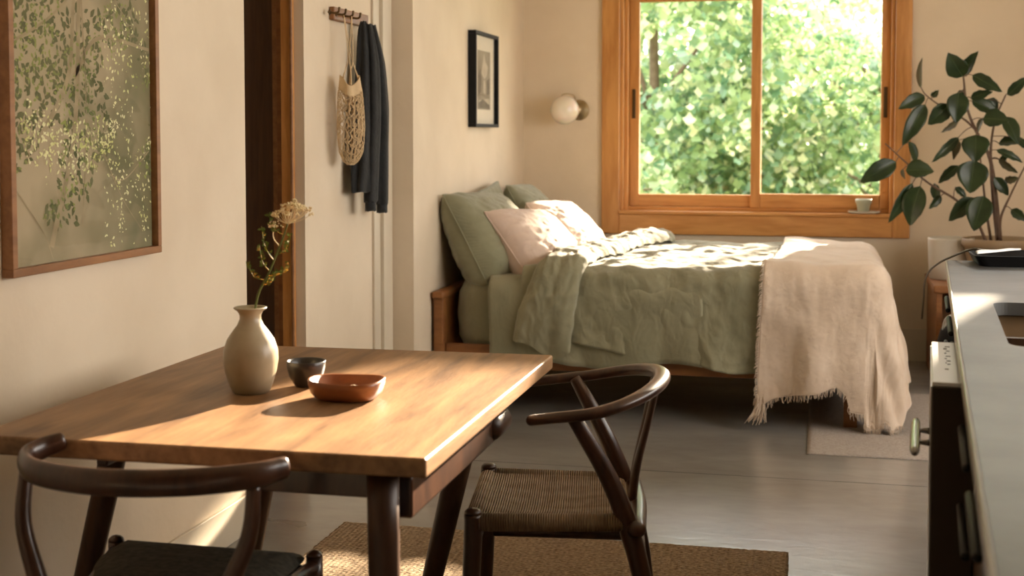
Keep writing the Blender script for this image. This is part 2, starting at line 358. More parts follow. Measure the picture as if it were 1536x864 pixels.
# jamb liners
obj('window_jamb', bx(wx0, wx0+.022, WY-.001, WY+.19, wz0+.008, wz1), 'fir', W, bevel=.003)
obj('window_jamb', bx(wx0+.022, wx0+.044, WY+.035, WY+.19, wz0+.008, wz1), 'fir', W, bevel=.003)
obj('window_jamb', bx(wx1-.022, wx1, WY-.001, WY+.19, wz0+.008, wz1), 'fir', W, bevel=.003)
obj('window_track', bx(wx0+.044, wx1-.022, WY+.05, WY+.19, wz0+.008, wz0+.03), 'fir_x', W, bevel=.003)
def sash(x0, x1, y, rail, sl, sr, z0, latch_x):
    fr = obj('sash_frame', BM() if False else bx(x0, x0+sl, y, y+.04, z0, wz1), 'fir', W, bevel=.004)
    b2 = BM(); box(b2, x1-sr, x1, y, y+.04, z0, wz1); obj('sash_frame', b2, 'fir', W, bevel=.004)
    obj('sash_rail', bx(x0+sl, x1-sr, y, y+.04, z0, z0+rail), 'fir_x', W, bevel=.004)
    obj('sash_rail', bx(x0+sl, x1-sr, y, y+.04, wz1-.07, wz1), 'fir_x', W, bevel=.004)
    obj('window_pane', bx(x0+sl, x1-sr, y+.018, y+.022, z0+rail, wz1-.07), 'clear_glass', W)
    b3 = bx(latch_x-.011, latch_x+.011, y-.006, y+.001, 1.42, 1.60); l = obj('latch', b3, 'bronze', fr, bevel=.003)
sash(wx0+.044, -.355, WY+.10, .075, .062, .05, wz0+.03, wx0+.072)
sash(-.415, wx1-.022, WY+.055, .085, .058, .052, wz0+.03, wx1-.048)
# unseen strip opening, added so sun reaches table and worktop
H = thing('added_sun_window', '', '', (.9, WY, hz0)); del H['label']; del H['category']; H['kind'] = 'structure'
bm = BM(); box(bm, hx0, hx1, WY+.05, WY+.09, hz0, hz0+.03); box(bm, hx0, hx1, WY+.05, WY+.09, hz1-.03, hz1)
obj('window_frame', bm, 'fir_x', H)
K = thing('added_fill_window', '', '', (XR, 3.9, kz0)); del K['label']; del K['category']; K['kind'] = 'structure'  # unseen opening on the right, added to hold the fill lamp
bm = BM(); box(bm, XR+.05, XR+.1, ky0, ky1, kz0, kz0+.05); box(bm, XR+.05, XR+.1, ky0, ky1, kz1-.05, kz1); box(bm, XR+.05, XR+.1, 3.87, 3.93, kz0, kz1)
obj('window_frame', bm, 'fir_x', K)

# ------------------------------------------------------------------ garden
struct('ground', bx(-40, 40, WY+.3, 80, -.5, -.45), 'grass')
def leafy(bm, n, c, rad, size, rng, aspect=1.0):
    for _ in range(n):
        while True:
            p = Vector((rng.uniform(-1, 1), rng.uniform(-1, 1), rng.uniform(-1, 1)))
            if .25 < p.length < 1: break
        p = Vector((c[0]+p.x*rad[0], c[1]+p.y*rad[1], c[2]+p.z*rad[2]))
        if nz(p.x*1.1+11, p.y*1.1, p.z*1.3) < (-.14 if c[2] < 3.3 else -1): continue
        s = size*rng.uniform(.55, 1.25)
        e = Matrix.Rotation(rng.uniform(0, 6.28), 3, 'Z') @ Matrix.Rotation(rng.gauss(1.0, .5), 3, 'X') @ Matrix.Rotation(rng.uniform(-.6, .6), 3, 'Y')
        sh = ((0, -.5, 0), (.28, -.3, .05), (.50, .02, .0), (.24, .16, .03), (0, .6, -.06), (-.24, .16, .03), (-.50, .02, 0), (-.28, -.3, .05))
        vs = [bm.verts.new(p+e @ (Vector(q)*s)) for q in sh]
        f = bm.faces.new(vs)
        r_ = rng.random(); f.material_index = 0 if r_ < .55 else (1 if r_ < .85 else 2)
def tree(name, label, base, crowns, size, seed, trunk_r=.09, lean=(0, 0)):
    rng = random.Random(seed)
    t = thing(name, label, 'tree', base, 0, 'garden trees outside the window')
    top = Vector(base)+Vector((lean[0], lean[1], 4.6))
    bm = BM(); tube(bm, [base, Vector(base)+Vector((lean[0]*.3+.05, lean[1]*.3, 1.5)), top], [trunk_r, trunk_r*.75, trunk_r*.3], 8)
    obj('trunk', bm, 'bark', t, smooth=True)
    bm = BM()
    for c, rad, n in crowns:
        for q in range(4):
            e = Vector(c)+Vector((rng.uniform(-.8, .8)*rad[0], rng.uniform(-.8, .8)*rad[1], rng.uniform(-.6, .8)*rad[2]))
            s = Vector(base)+Vector((0, 0, min(e.z-base[2], 4.)*.5+.2)); m_ = (s+e)/2+Vector((rng.uniform(-.2, .2), 0, rng.uniform(0, .2)))
            tube(bm, [s, m_, e], [.03, .018, .006], 6, 4)
    obj('branches', bm, 'bark', t, smooth=True)
    bm = BM()
    for c, rad, n in crowns: leafy(bm, n, c, rad, size, rng)
    o = obj('leaves', bm, ['foliage', 'foliage_deep', 'foliage_lime'], t); o['kind'] = 'stuff'
tree('garden_tree', 'big-leaved green tree filling the left half of the window', (-1.8, 14.2, -.45),
     [((-1.5, 13.6, 2.0), (1.5, .9, 2.0), 10500), ((-2.3, 15.0, 1.0), (1.6, .9, 1.7), 6200), ((-.6, 14.6, 1.2), (1.0, .8, 1.4), 4600)], .115, 3)
tree('garden_tree', 'paler sunlit tree behind the right window pane, sky showing at its top', (.9, 15.4, -.45),
     [((.3, 14.8, 1.3), (1.3, .9, 1.25), 6300), ((1.2, 15.6, .9), (1.3, .9, 1.6), 5000), ((-.2, 15.4, 2.7), (.8, .5, 1.0), 1100)], .10, 4)
tree('garden_tree', 'tree farther back, seen through the gaps above the window meeting stile', (-.6, 19.0, -.45),
     [((-1.2, 19, 2.3), (2.4, 1.0, 2.4), 4200), ((1.2, 20, 1.2), (2.0, 1.0, 1.7), 2600)], .19, 5)
tree('garden_tree', 'unseen tree right of the window, its dense crown added to block sun', (1.7, 13.6, -.45),  # crown placed out of view to keep sun off the left walls
     [((1.3, 13.1, 3.42), (1.9, .5, .38), 5200), ((3.0, 13.6, 3.3), (1.0, .5, .5), 500)], .2, 8)
tree('garden_shrub', 'low yellow-green shrub at the lower left corner of the window', (-1.75, 12.2, -.45),
     [((-1.62, 12.2, .45), (.36, .35, .8), 520)], .13, 6, .03)

# ------------------------------------------------------------------ dining table
T = thing('dining_table', 'brown oak dining table with dark round legs, standing beside the plastered wall', 'table', (-1.12, 2.75, 0))
def edge_slab(corners, z0, z1):
    bm = BM(); a = [bm.verts.new((x, y, z0)) for x, y in corners]; b = [bm.verts.new((x, y, z1)) for x, y in corners]
    bm.faces.new(a[::-1]); bm.faces.new(b)
    for i in range(len(a)): bm.faces.new((a[i], a[(i+1) % len(a)], b[(i+1) % len(a)], b[i]))
    return bm
obj('tabletop', edge_slab([(-1.568, 2.185), (-.672, 2.203), (-.672, 3.333), (-1.568, 3.305)], .713, .75), 'table_wood', T, bevel=.006, seg=3)
def leg(name, top, bot, r0, r1, m, par, **k):
    bm = BM(); top = Vector(top); bot = Vector(bot)
    tube(bm, [bot, bot.lerp(top, .5), top], [r1, (r0+r1)*.52, r0], 20, 3); return obj(name, bm, m, par, smooth=True, bevel=0)
leg('leg', (-.772, 2.262, .713), (-.762, 2.25, 0), .030, .024, 'table_leg_wood', T)
leg('leg', (-.800, 3.04, .713), (-.985, 3.13, .014), .033, .022, 'table_leg_wood', T)
leg('leg', (-1.505, 2.635, .713), (-1.70, 2.66, 0), .031, .023, 'table_leg_wood', T)
leg('leg', (-1.36, 3.20, .713), (-1.51, 3.24, .014), .028, .021, 'table_leg_wood', T)
bm = BM(); tube(bm, [(-.742, 2.93, .645), (-.742, 3.02, .645)], .034, 20, 0, 1.0, ref=(0, 0, 1), round_end=True)
obj('leg_cap', bm, 'table_leg_wood', T, smooth=True)
obj('side_rail', bx(-.770, -.728, 2.30, 2.95, .610, .690), 'dark_walnut', T, bevel=.006)
obj('side_rail', bx(-1.40, -1.375, 2.34, 3.12, .66, .712), 'dark_walnut', T, bevel=.006)
obj('apron', bx(-1.055, -.795, 2.262, 2.285, .655, .712), 'dark_walnut', T, bevel=.004)
obj('apron', bx(-1.375, -.80, 3.12, 3.145, .655, .712), 'dark_walnut', T, bevel=.004)

# ------------------------------------------------------------------ wishbone chair at the right end of the table
def chair_b():
    O = Vector((-.626, 3.12, 0)); ex = Vector((-.16, .987, 0)); ey = Vector((-.987, -.16, 0))   # ex: to its right hand, ey: forward, towards the table
    L = lambda x, y, z: O+ex*x+ey*y+Vector((0, 0, z))
    c = thing('wishbone_chair', 'dark wishbone chair with curved armrail and woven paper-cord seat, at the table\'s right side', 'chair', O, math.atan2(ex.y, ex.x), 'dining chairs')
    for s in (-1, 1):                                       # front legs, round, with domed tops
        bm = BM(); tube(bm, [L(s*.214, .19, .0145), L(s*.212, .185, .22), L(s*.21, .178, .40), L(s*.21, .178, .452)], [.014, .020, .0215, .0205], 18, 5, round_end=False)
        lathe(bm, [(.0205, 0), (.019, .007), (.013, .012), (0, .0135)], L(s*.21, .178, .452), 18)
        obj('front_leg', bm, 'dark_walnut', c, smooth=True)
        # rear leg sweeps up and forward to carry the armrail
        bm = BM(); tube(bm, [L(s*.206, -.25, .0145), L(s*.200, -.222, .24), L(s*.188, -.185, .40), L(s*.188, -.135, .53), L(s*.205, -.075, .64), L(s*.222, -.045, .688)], [.0145, .0205, .024, .0215, .0185, .014], 18, 6)
        obj('rear_leg', bm, 'dark_walnut', c, smooth=True)
    # armrail: one continuous bow, tips low, back high
    pts = []
    for k in range(13):
        a = math.pi*(k/12); x = -.243*math.cos(a); y = -.085-.175*math.sin(a)
        pts.append((x, y, .693+.045*math.sin(a)**1.2))
    P = [L(-.216, .045, .672), L(-.236, -.02, .684)]+[L(*p) for p in pts]+[L(.238, -.02, .686), L(.226, .085, .675)]
    bm = BM(); tube(bm, P, [.0145, .0155, .0165, .019, .021, .019, .0165, .0155, .0145], 20, 4, .86, ref=(0, 0, 1), round_end=True)
    obj('armrail', bm, 'dark_walnut', c, smooth=True)
    # Y shaped back splat
    for s in (-1, 1):
        bm = BM(); tube(bm, [L(s*.012, -.190, .43), L(s*.024, -.200, .52), L(s*.045, -.222, .62), L(s*.072, -.245, .728)], [.021, .020, .017, .016], 14, 6, .5, ref=ey)
        obj('back_splat', bm, 'dark_walnut', c, smooth=True)
    bm = BM(); tube(bm, [L(-.205, -.195, .422), L(0, -.202, .425), L(.205, -.195, .422)], .023, 16, 4, .85, round_end=True); obj('rear_rail', bm, 'dark_walnut', c, smooth=True)
    # woven seat wraps the four rails, dished toward the middle
    def sf(u, v, bot=False):
        y = -.182+.362*u; wd = (.186+(.212-.186)*u); x = wd*(2*v-1)
        e = max(abs(2*u-1), abs(2*v-1)); roll = .020*max(0, (e-.9)/.1)**2
        dish = .020*(1-(2*u-1)**2)*(1-(2*v-1)**2)
        X = .012*abs(abs(2*u-1)-abs(2*v-1))
        z = .449-dish-roll-.004+X*.4
        return L(x, y, z if not bot else .418-.0+roll*.1)
    bm = BM(); grid(bm, 40, 40, sf); grid(bm, 20, 20, lambda u, v: sf(u, v, True)); obj('seat', bm, 'paper_cord', c, smooth=True)
    for s in (-1, 1):
        bm = BM(); tube(bm, [L(s*.187, -.165, .432), L(s*.207, .165, .432)], .0215, 16, 0, .95, ref=(0, 0, 1)); obj('seat_roll', bm, 'paper_cord', c, smooth=True)
    bm = BM(); tube(bm, [L(-.20, .178, .432), L(.20, .178, .432)], .0215, 16, 0, .95, ref=(0, 0, 1)); obj('seat_roll', bm, 'paper_cord', c, smooth=True)
    for s in (-1, 1):
        bm = BM(); tube(bm, [L(s*.198, -.215, .285), L(s*.212, .185, .285)], [.011, .0145, .011], 12, 0, 1.25, ref=(0, 0, 1)); obj('stretcher', bm, 'dark_walnut', c, smooth=True)
    bm = BM(); tube(bm, [L(-.212, .183, .35), L(.212, .183, .35)], .012, 12, 0); obj('stretcher', bm, 'dark_walnut', c, smooth=True)
    bm = BM(); tube(bm, [L(-.195, -.21, .33), L(.195, -.21, .33)], .012, 12, 0); obj('stretcher', bm, 'dark_walnut', c, smooth=True)
chair_b()

# ------------------------------------------------------------------ chair in the near left corner
def chair_a():
    O = Vector((-1.218, 2.30, 0))
    c = thing('elbow_chair', 'dark wooden chair with a short curved backrest and dark woven seat, nearest the camera', 'chair', O, 0, 'dining chairs')
    L = lambda x, y, z: O+Vector((x, y, z))
    P = [L(-.158, -.115, .748), L(-.185, -.140, .738), L(-.190, -.185, .729), L(-.13, -.245, .724), L(0, -.275, .722), L(.14, -.255, .723), L(.255, -.205, .728), L(.302, -.15, .733)]
    bm = BM(); tube(bm, P, [.010, .012, .0125, .0135, .014, .0145, .0145, .014, .012], 20, 6, 1.7, ref=(0, 0, 1), round_end=True); obj('backrest', bm, 'dark_walnut', c, smooth=True)
    for pts, nm in (([(-.184, -.19, .715), (-.176, -.215, .62), (-.142, -.225, .52), (-.118, -.22, .42), (-.112, -.22, .22), (-.125, -.24, .0)], 'rear_leg'),
                    ([(.262, -.19, .715), (.255, -.20, .62), (.215, -.215, .52), (.165, -.215, .42), (.16, -.21, .22), (.17, -.23, .0)], 'rear_leg')):
        bm = BM(); tube(bm, [L(*p) for p in pts], [.013, .0145, .0175, .0185, .017, .013], 16, 6); obj(nm, bm, 'dark_walnut', c, smooth=True)
    for s, x in ((1, .19), (-1, -.27)):
        bm = BM(); tube(bm, [L(x, .275, 0), L(x, .27, .22), L(x, .265, .435)], [.013, .018, .0175], 16, 4)
        lathe(bm, [(.0175, 0), (.016, .006), (.010, .011), (0, .0145)], L(x, .265, .435), 16); obj('front_leg', bm, 'dark_walnut', c, smooth=True)
    def sf(u, v, bot=False):
        y = -.19+.485*u; lo_ = -.12-.15*ss(0, .9, u); hi_ = .155+.02*u
        x = lo_+(hi_-lo_)*v
        e = max(abs(2*u-1), abs(2*v-1)); cr = ((abs(2*u-1)**5+abs(2*v-1)**5))
        k = 1-.055*max(0, cr-1); cx_, cy_ = (lo_+hi_)/2, .05
        x = cx_+(x-cx_)*k; y = cy_+(y-cy_)*k
        return L(x, y, (.452-.028*(e**6) if not bot else .408))
    bm = BM(); grid(bm, 30, 30, sf); grid(bm, 12, 12, lambda u, v: sf(u, v, True)); bmesh.ops.remove_doubles(bm, verts=bm.verts, dist=.0005)
    grid(bm, 1, 1, lambda u, v: L(-.15+.3*u, -.1+.3*v, .40)); obj('seat', bm, 'seat_dark', c, smooth=True)
    bm = BM(); tube(bm, [L(.165, -.21, .415), L(.19, .265, .415)], .015, 12, 0); obj('seat_rail', bm, 'dark_walnut', c, smooth=True)
    bm = BM(); tube(bm, [L(-.118, -.215, .415), L(-.27, .265, .415)], .015, 12, 0); obj('seat_rail', bm, 'dark_walnut', c, smooth=True)
    bm = BM(); tube(bm, [L(-.118, -.215, .40), L(.16, -.21, .40)], .014, 12, 0); obj('seat_rail', bm, 'dark_walnut', c, smooth=True)
    bm = BM(); tube(bm, [L(-.27, .265, .40), L(.19, .265, .40)], .014, 12, 0); obj('seat_rail', bm, 'dark_walnut', c, smooth=True)
chair_a()

# ------------------------------------------------------------------ things on the table
vx, vy = -1.224, 2.69
bm = BM(); lathe(bm, [(0, 0), (.036, 0), (.041, .003), (.0475, .018), (.0565, .048), (.0605, .073), (.0595, .095), (.052, .118), (.039, .137), (.029, .150), (.0235, .163), (.0235, .172), (.028, .181), (.0355, .186), (.0365, .1885), (.034, .190), (.029, .186), (.021, .174), (.020, .16), (.03, .13), (.04, .09), (.035, .02), (0, .012)], (vx, vy, .7505), 56)
tag(obj('vase', bm, 'stoneware', smooth=True), 'cream stoneware bottle vase with a flared lip on the dining table', 'vase')
# flower sprig
sp = thing('flower_sprig', 'green sprig with a cream umbel of tiny flowers, standing in the vase', 'flower', (vx+.006, vy, .775))
st = [(vx+.004, vy, .775), (vx+.012, vy+.003, .945), (vx+.045, vy+.004, 1.02), (vx+.074, vy+.002, 1.085), (vx+.090, vy, 1.125)]
bm = BM(); tube(bm, st, [.003, .0028, .0024, .002], 8, 6)
br = catmull(st, 6); head = Vector(st[-1]); rng = random.Random(5)
obj('stem', bm, 'stem_green', sp, smooth=True)
for side, k0, dx, dz in ((-1, 14, -.03, .075), (1, 11, .045, .03), (-1, 10, -.035, .035), (1, 15, .03, .045), (-1, 12, -.02, .055), (1, 9, .03, .028), (1, 20, -.035, .045)):
    bm = BM(); a = br[k0]; e = a+Vector((dx, rng.uniform(-.015, .015), dz)); m_ = (a+e)/2+Vector((dx*.2, 0, -.008))
    tube(bm, [a, m_, e], [.0012, .0006], 6, 4)
    for q in range(26):                                     # feathery leaflets
        t = .25+.75*q/25; p = a.lerp(m_, t*2) if t < .5 else m_.lerp(e, t*2-1)
        d = Vector((rng.uniform(-1, 1), rng.uniform(-.7, .7), rng.uniform(-.3, 1))).normalized()*rng.uniform(.006, .014)
        s = d.cross(Vector((0, 1, 0))).normalized()*.0028
        vs = [bm.verts.new(v) for v in (p, p+d*.5+s, p+d, p+d*.5-s)]; bm.faces.new(vs)
    obj('fern_leaf', bm, 'sprig_leaf', sp)
bm = BM()
rng = random.Random(9)
for q in range(34):
    a = rng.uniform(0, 6.28); rr = math.sqrt(rng.random()); d = Vector((math.cos(a)*rr*.042+.012, math.sin(a)*rr*.036, .022+.022*(1-rr*rr)+rng.uniform(-.006, .006)))
    e = head+d; tube(bm, [head, head+d*.6+Vector((0, 0, -.003)), e], .0006, 5, 3)
    for w_ in range(7):
        p = e+Vector((rng.uniform(-1, 1), rng.uniform(-1, 1), rng.uniform(-.3, 1)))*.0052
        bmesh.ops.create_icosphere(bm, subdivisions=1, radius=rng.uniform(.0019, .0034), matrix=Matrix.Translation(p))
obj('umbel', bm, 'flower_cream', sp)
bm = BM(); a = br[17]; e = head+Vector((-.032, 0, -.008)); tube(bm, [a, (a+e)/2+Vector((-.008, 0, -.002)), e], .0009, 6, 4)
for q in range(40):
    p = e+Vector((rng.gauss(0, .007), rng.gauss(0, .007), abs(rng.gauss(0, .007))))
    bmesh.ops.create_icosphere(bm, subdivisions=1, radius=.0018, matrix=Matrix.Translation(p))
obj('side_umbel', bm, 'flower_cream', sp)
# cup
bm = BM(); lathe(bm, [(0, 0), (.024, 0), (.026, .003), (.030, .008), (.038, .022), (.0432, .042), (.0445, .057), (.0435, .0585), (.0415, .057), (.040, .042), (.034, .02), (.02, .009), (0, .008)], (-1.133, 2.787, .7505), 44)
tag(obj('cup', bm, 'dark_glaze', smooth=True), 'small dark glazed handleless cup between the vase and the wooden bowl', 'cup')
# wooden bowl
def bowl_ring(bm, rx, ry, z, n=56, p=2.7):
    out = []
    for k in range(n):
        a = 2*math.pi*k/n; c, s = math.cos(a), math.sin(a)
        r = 1/((abs(c)**p+abs(s)**p)**(1/p)); out.append(bm.verts.new((-.993+rx*r*c, 2.672+ry*r*s, .7505+z+.002*math.sin(2*a+1)*(z > .02))))
    return out
bm = BM(); prof = [(.058, .044, 0), (.066, .052, .004), (.076, .062, .016), (.0815, .066, .032), (.082, .0665, .041), (.080, .0645, .0435), (.077, .0615, .042), (.072, .057, .03), (.062, .048, .014), (.04, .03, .009)]
rs = [bowl_ring(bm, *q) for q in prof]
for a, b in zip(rs, rs[1:]):
    for k in range(56): bm.faces.new((a[k], a[(k+1) % 56], b[(k+1) % 56], b[k]))
bm.faces.new(rs[0][::-1]); bm.faces.new(rs[-1])
tag(obj('bowl', bm, 'bowl_wood', smooth=True), 'rounded-square reddish wooden bowl on the dining table, nearest its right edge', 'bowl')
bm = BM(); rng = random.Random(2)
for q in range(70):
    a = rng.uniform(0, 6.28); rr = math.sqrt(rng.random())*.044; p = Vector((-.993+math.cos(a)*rr*1.15, 2.672+math.sin(a)*rr*.8, .7505+.013+rng.uniform(.002, .02)*(1-rr/.05)))
    bmesh.ops.create_icosphere(bm, subdivisions=1, radius=rng.uniform(.003, .006), matrix=Matrix.Translation(p) @ Matrix.Rotation(a, 4, 'Z') @ Matrix.Diagonal((1.6, .9, .6, 1)))
o = tag(obj('salt_flakes', bm, 'shavings'), 'pale flaky grains heaped inside the wooden bowl', 'food'); o['kind'] = 'stuff'

# ------------------------------------------------------------------ rugs
def rug(name, x0, x1, y0, y1, th, m, label, amp, nx, ny, skew=0):
    bm = BM(); rng = random.Random(3)
    def fn(u, v, top=True):
        e = (u in (0, 1)) or (v in (0, 1))
        x = x0+(x1-x0)*u+(rng.uniform(-1, 1)*amp*.8 if e else 0); y = y0+(y1-y0)*v+skew*u+(rng.uniform(-1, 1)*amp*.8 if e else 0)
        return (x, y, th-(.004 if e else 0)+(rng.uniform(-1, 1)*amp*.3 if not e else 0))
    V = grid(bm, nx, ny, fn)
    ext = [ed for ed in bm.edges if len(ed.link_faces) == 1]
    r_ = bmesh.ops.extrude_edge_only(bm, edges=ext)
    for v in [g for g in r_['geom'] if isinstance(g, bmesh.types.BMVert)]: v.co.z = .001
    return tag(obj(name, bm, m, smooth=True), label, 'rug')
rug('jute_rug', -1.56, -.085, 2.72, 4.17, .012, 'jute', 'coarse golden-brown jute rug on the floor under the table and chairs', .004, 120, 130, .01)
rug('grey_rug', -.045, 1.05, 5.53, 6.95, .008, 'grey_rug', 'flat greyish pink rug on the floor at the foot of the bed', .0015, 60, 60)
# ------------------------------------------------------------------ bed
B = thing('bed', 'low wooden bed frame with a capped headboard post, beneath the sage bedding', 'bed', (-.75, 6.9, 0))
for y0 in (5.985, 7.70):
    obj('headboard_post', bx(-1.786, -1.740, y0, y0+.06, 0, .545), 'bed_wood', B, bevel=.004)
obj('headboard_cap', bx(-1.790, -1.732, 5.965, 7.78, .545, .578), 'bed_wood', B, bevel=.008)
obj('headboard_panel', bx(-1.775, -1.745, 6.045, 7.70, .24, .545), 'bed_wood', B, bevel=.004)
obj('side_rail', bx(-1.74, .20, 6.025, 6.055, .215, .325), 'bed_wood', B, bevel=.005)
obj('side_rail', bx(-1.74, .20, 7.70, 7.73, .215, .325), 'bed_wood', B, bevel=.005)
obj('foot_rail', bx(.175, .20, 6.055, 7.70, .215, .325), 'bed_wood', B, bevel=.005)
for y0 in (6.055, 7.64):
    obj('leg', bx(.11, .17, y0, y0+.06, 0, .29), 'bed_wood', B, bevel=.004)
for k in range(9):
    xk = -1.6+k*.2; obj('slat', bx(xk, xk+.09, 6.056, 7.699, .255, .272), 'bed_wood', B, bevel=.002)
# mattress in its fitted sheet (rounded ends, piped seam)
bm = BM()
def sup(c, s):  # signed superellipse term
    return math.copysign(abs(c)**s, c)
mcx, mcy, mhx, mhy, mz0, mz1 = -.765, 6.885, .965, .845, .275, .632
def mf(u, v):
    a = 2*math.pi*u; b = -math.pi/2+math.pi*v; ex_ = .18
    cb = abs(math.cos(b))**.34; rr = 1/((abs(math.cos(a))**9+abs(math.sin(a))**9)**(1/9))
    z = (mz0+mz1)/2+math.copysign(abs(math.sin(b))**.55, b)*(mz1-mz0)/2
    x = mcx+math.cos(a)*rr*(mhx-.05+.05*cb if cb > .5 else mhx*cb*.95+.03); y = mcy+math.sin(a)*rr*(mhy-.05+.05*cb if cb > .5 else mhy*cb*.95+.03)
    x += .006*nz(x*4, y*4, z*6); y += .006*nz(x*5+7, y*3, z*6); return (x, y, z+.004*nz(x*5, y*5, 2))
def mf2(u, v):
    # lofted rounded slab: v sweeps bottom centre, side, top centre
    a = 2*math.pi*u; rr = 1/((abs(math.cos(a))**10+abs(math.sin(a))**10)**(1/10)); cr_ = .075
    h = mz1-mz0
    segs = [(0, mz0), (.94, mz0), (.975, mz0+.022), (1, mz0+.07), (1.006, mz0+h*.5), (1, mz1-.07), (.975, mz1-.022), (.94, mz1-.004), (.7, mz1), (0, mz1)]
    f_ = v*(len(segs)-1); i = min(int(f_), len(segs)-2); t = f_-i
    k = segs[i][0]+(segs[i+1][0]-segs[i][0])*t; z = segs[i][1]+(segs[i+1][1]-segs[i][1])*t
    inset = (1-k)*1.0
    hx_ = mhx*k if k < .9 else mhx-(1-k)*.9; hy_ = mhy*k if k < .9 else mhy-(1-k)*.9
    if k < .9: hx_ = mhx-(1-.9)*.9-(.9-k)/.9*(mhx-.09); hy_ = mhy-.09-(.9-k)/.9*(mhy-.09)
    x = mcx+math.cos(a)*rr*hx_; y = mcy+math.sin(a)*rr*hy_
    d_ = .007*nz(x*5+z*7, y*5, z*9); return (x+d_*math.cos(a), y+d_*math.sin(a), z)
grid(bm, 160, 36, mf2); bmesh.ops.remove_doubles(bm, verts=bm.verts, dist=.0004)
tag(obj('mattress', bm, 'sage_linen', smooth=True), 'thick mattress in a sage green fitted sheet, its rounded end bare beside the headboard post', 'mattress')

EA = .295; EB = 5.985; TOPZ = .715          # foot edge (x), front edge (y), top of the bedding
def drape(a, b, zt, off, r=.10, flare=.05, seed=0, fold=.02, nf=9, puff=.02, minz=.012, foff=1.0, extra=0):
    """a: along the bed (x), b: distance towards the front, from the back edge; both go past the edges and hang down"""
    ey_ = (7.76-EB)
    exx = max(0, a-(EA-r)); eyy = max(0, b-(ey_-r)); d = math.hypot(exx, eyy)
    bx_ = min(a, EA-r); by_ = min(b, ey_-r)
    top = zt+puff*nz(a*3+seed, b*3.2)+puff*.5*nz(a*8+seed, b*9)
    top -= .025*ss(.25, 0, b)
    if d <= 1e-6: return Vector((bx_, 7.76-by_, top+off))
    ux, uy = exx/d, eyy/d
    q = r*math.pi/2
    if d < q: h = r*math.sin(d/r); dr = r*(1-math.cos(d/r)); hang = 0
    else: hang = d-q; h = r+flare*hang; dr = r+hang*.995
    th = math.atan2(uy, ux)
    s = a*nf if uy > .95 else (b*nf+4 if ux > .95 else th*2.6+a*nf*.3+b*nf*.3)
    w_ = ss(0, .34, hang)
    fo = (math.sin(s*2.0+seed+1.2*nz(a*2+seed, b*2))+.55*math.sin(s*4.7+seed*2+2*nz(a*3, b*2+seed)))*fold*w_
    fo += .010*nz(a*9+seed, b*7, hang*5)*foff
    h += fo+off+extra*w_*(1+math.sin(s*3.1+2+2*nz(a*2, b)))*.5+.10*ux*ux*hang
    z = top-dr+off*(1-min(1, d/q))
    x = bx_+ux*h; y = 7.76-by_-uy*h
    if z < minz:
        ex_ = minz-z; z = minz+.004*abs(nz(a*30, b*30)); x += ux*ex_*.5; y -= uy*ex_*.5
    return Vector((x, y, z))
BL = 7.76-EB                              # cloth length from the back edge to the front edge
def hang_for(zb, zt=TOPZ, r=.10): return (zt-r-zb)+r*math.pi/2-r   # extra length past the edge to reach height zb
# flat sheet under the duvet: darker layer seen at the head and below the hem
bm = BM()
grid(bm, 60, 90, lambda u, v: drape(-1.515+1.0*u+.03*nz(v*4, 1), .02+v*(BL+hang_for(.275+.02*math.sin(u*9), .655)), .652, .004, .09, .02, 3.3, .010, 8, .008))
tag(obj('flat_sheet', bm, 'sage_linen', smooth=True, solid=.006), 'sage flat sheet hanging under the duvet, left of its turned-down fold', 'sheet')
# duvet body
def hem(x):
    return .355 if x < -1.19 else (.355+(x+1.19)/.52*(-.068) if x < -.67 else (.287-(x+.67)/.39*.054 if x < -.28 else .233-.05*min(1, (x+.28)/.4)))
def duv(u, v):
    a = -1.36+u*(EA+1.36+.44); zb = hem(a)+.012*nz(a*6, 3); Lh = hang_for(zb)
    if a > EA: Lh = Lh*math.sqrt(max(.0, 1-min(1, (a-EA+.1)/.62)**2))
    b = v*(BL+Lh)
    p = drape(a, b, TOPZ, 0, .10, .035, 1.0, .016, 6, .022)
    # crumpled linen: fine diagonal pulls
    q = -.014*abs(nz(a*7+b*3, b*9-a*2, 4))-.007*abs(nz(a*17-b*6, b*15, 9))
    return p+Vector((0, -.007*nz(a*16, b*5, 4)-q*.8*ss(BL-.15, BL, b), .006*nz(a*11, b*17, 5)+q*(1-ss(BL-.15, BL, b))))
bm = BM(); grid(bm, 230, 190, duv)
D = thing('duvet', 'sage green linen duvet covering the bed, turned down below the pillows', 'duvet', (-.5, 6.8, .6))
obj('duvet_cover', bm, 'sage_linen', D, smooth=True, solid=.012)
# the turned-down band
def band(u, v, low=False):
    th = math.pi*u
    w0, w1 = -1.395, -1.155
    Lh = hang_for(.345-.0*u+.035*math.sin(u*5+1), TOPZ+.03)
    b = .05+v*(BL+Lh-.05)
    sh = .20*ss(.75, .05, v)+.12*ss(1, .76, v)                                    # the band runs askew towards the back
    wn = .018*nz(v*7, u*2, 3)
    wd = 1+.06*ss(.80, 1, v)
    a = w0+(w1-w0)*u*wd+sh+wn+.02*math.sin(v*14)*u
    th_ = .055*(max(0, 1-abs(2*u-1)**3.2))**.5*(1-.35*ss(.93, 1, v))
    if low: th_ = -.004
    p = drape(a, b, TOPZ+.004, .010+th_, .10, .03, 1.0, .016, 6, .022)
    q = .012*abs(nz(u*3+v*6, v*22-u*2, 4))+.006*abs(nz(u*7, v*45, 9))
    return p+Vector((.004*nz(u*6, v*40, 1), -.007*nz(u*7, v*18, 2)+q, .010*nz(u*5+3, v*24, 7)-q))
bm = BM(); grid(bm, 46, 200, band); grid(bm, 10, 120, lambda u, v: band(u, v, True)); bmesh.ops.remove_doubles(bm, verts=bm.verts, dist=.0006)
obj('turned_down_fold', bm, 'sage_linen', D, smooth=True)

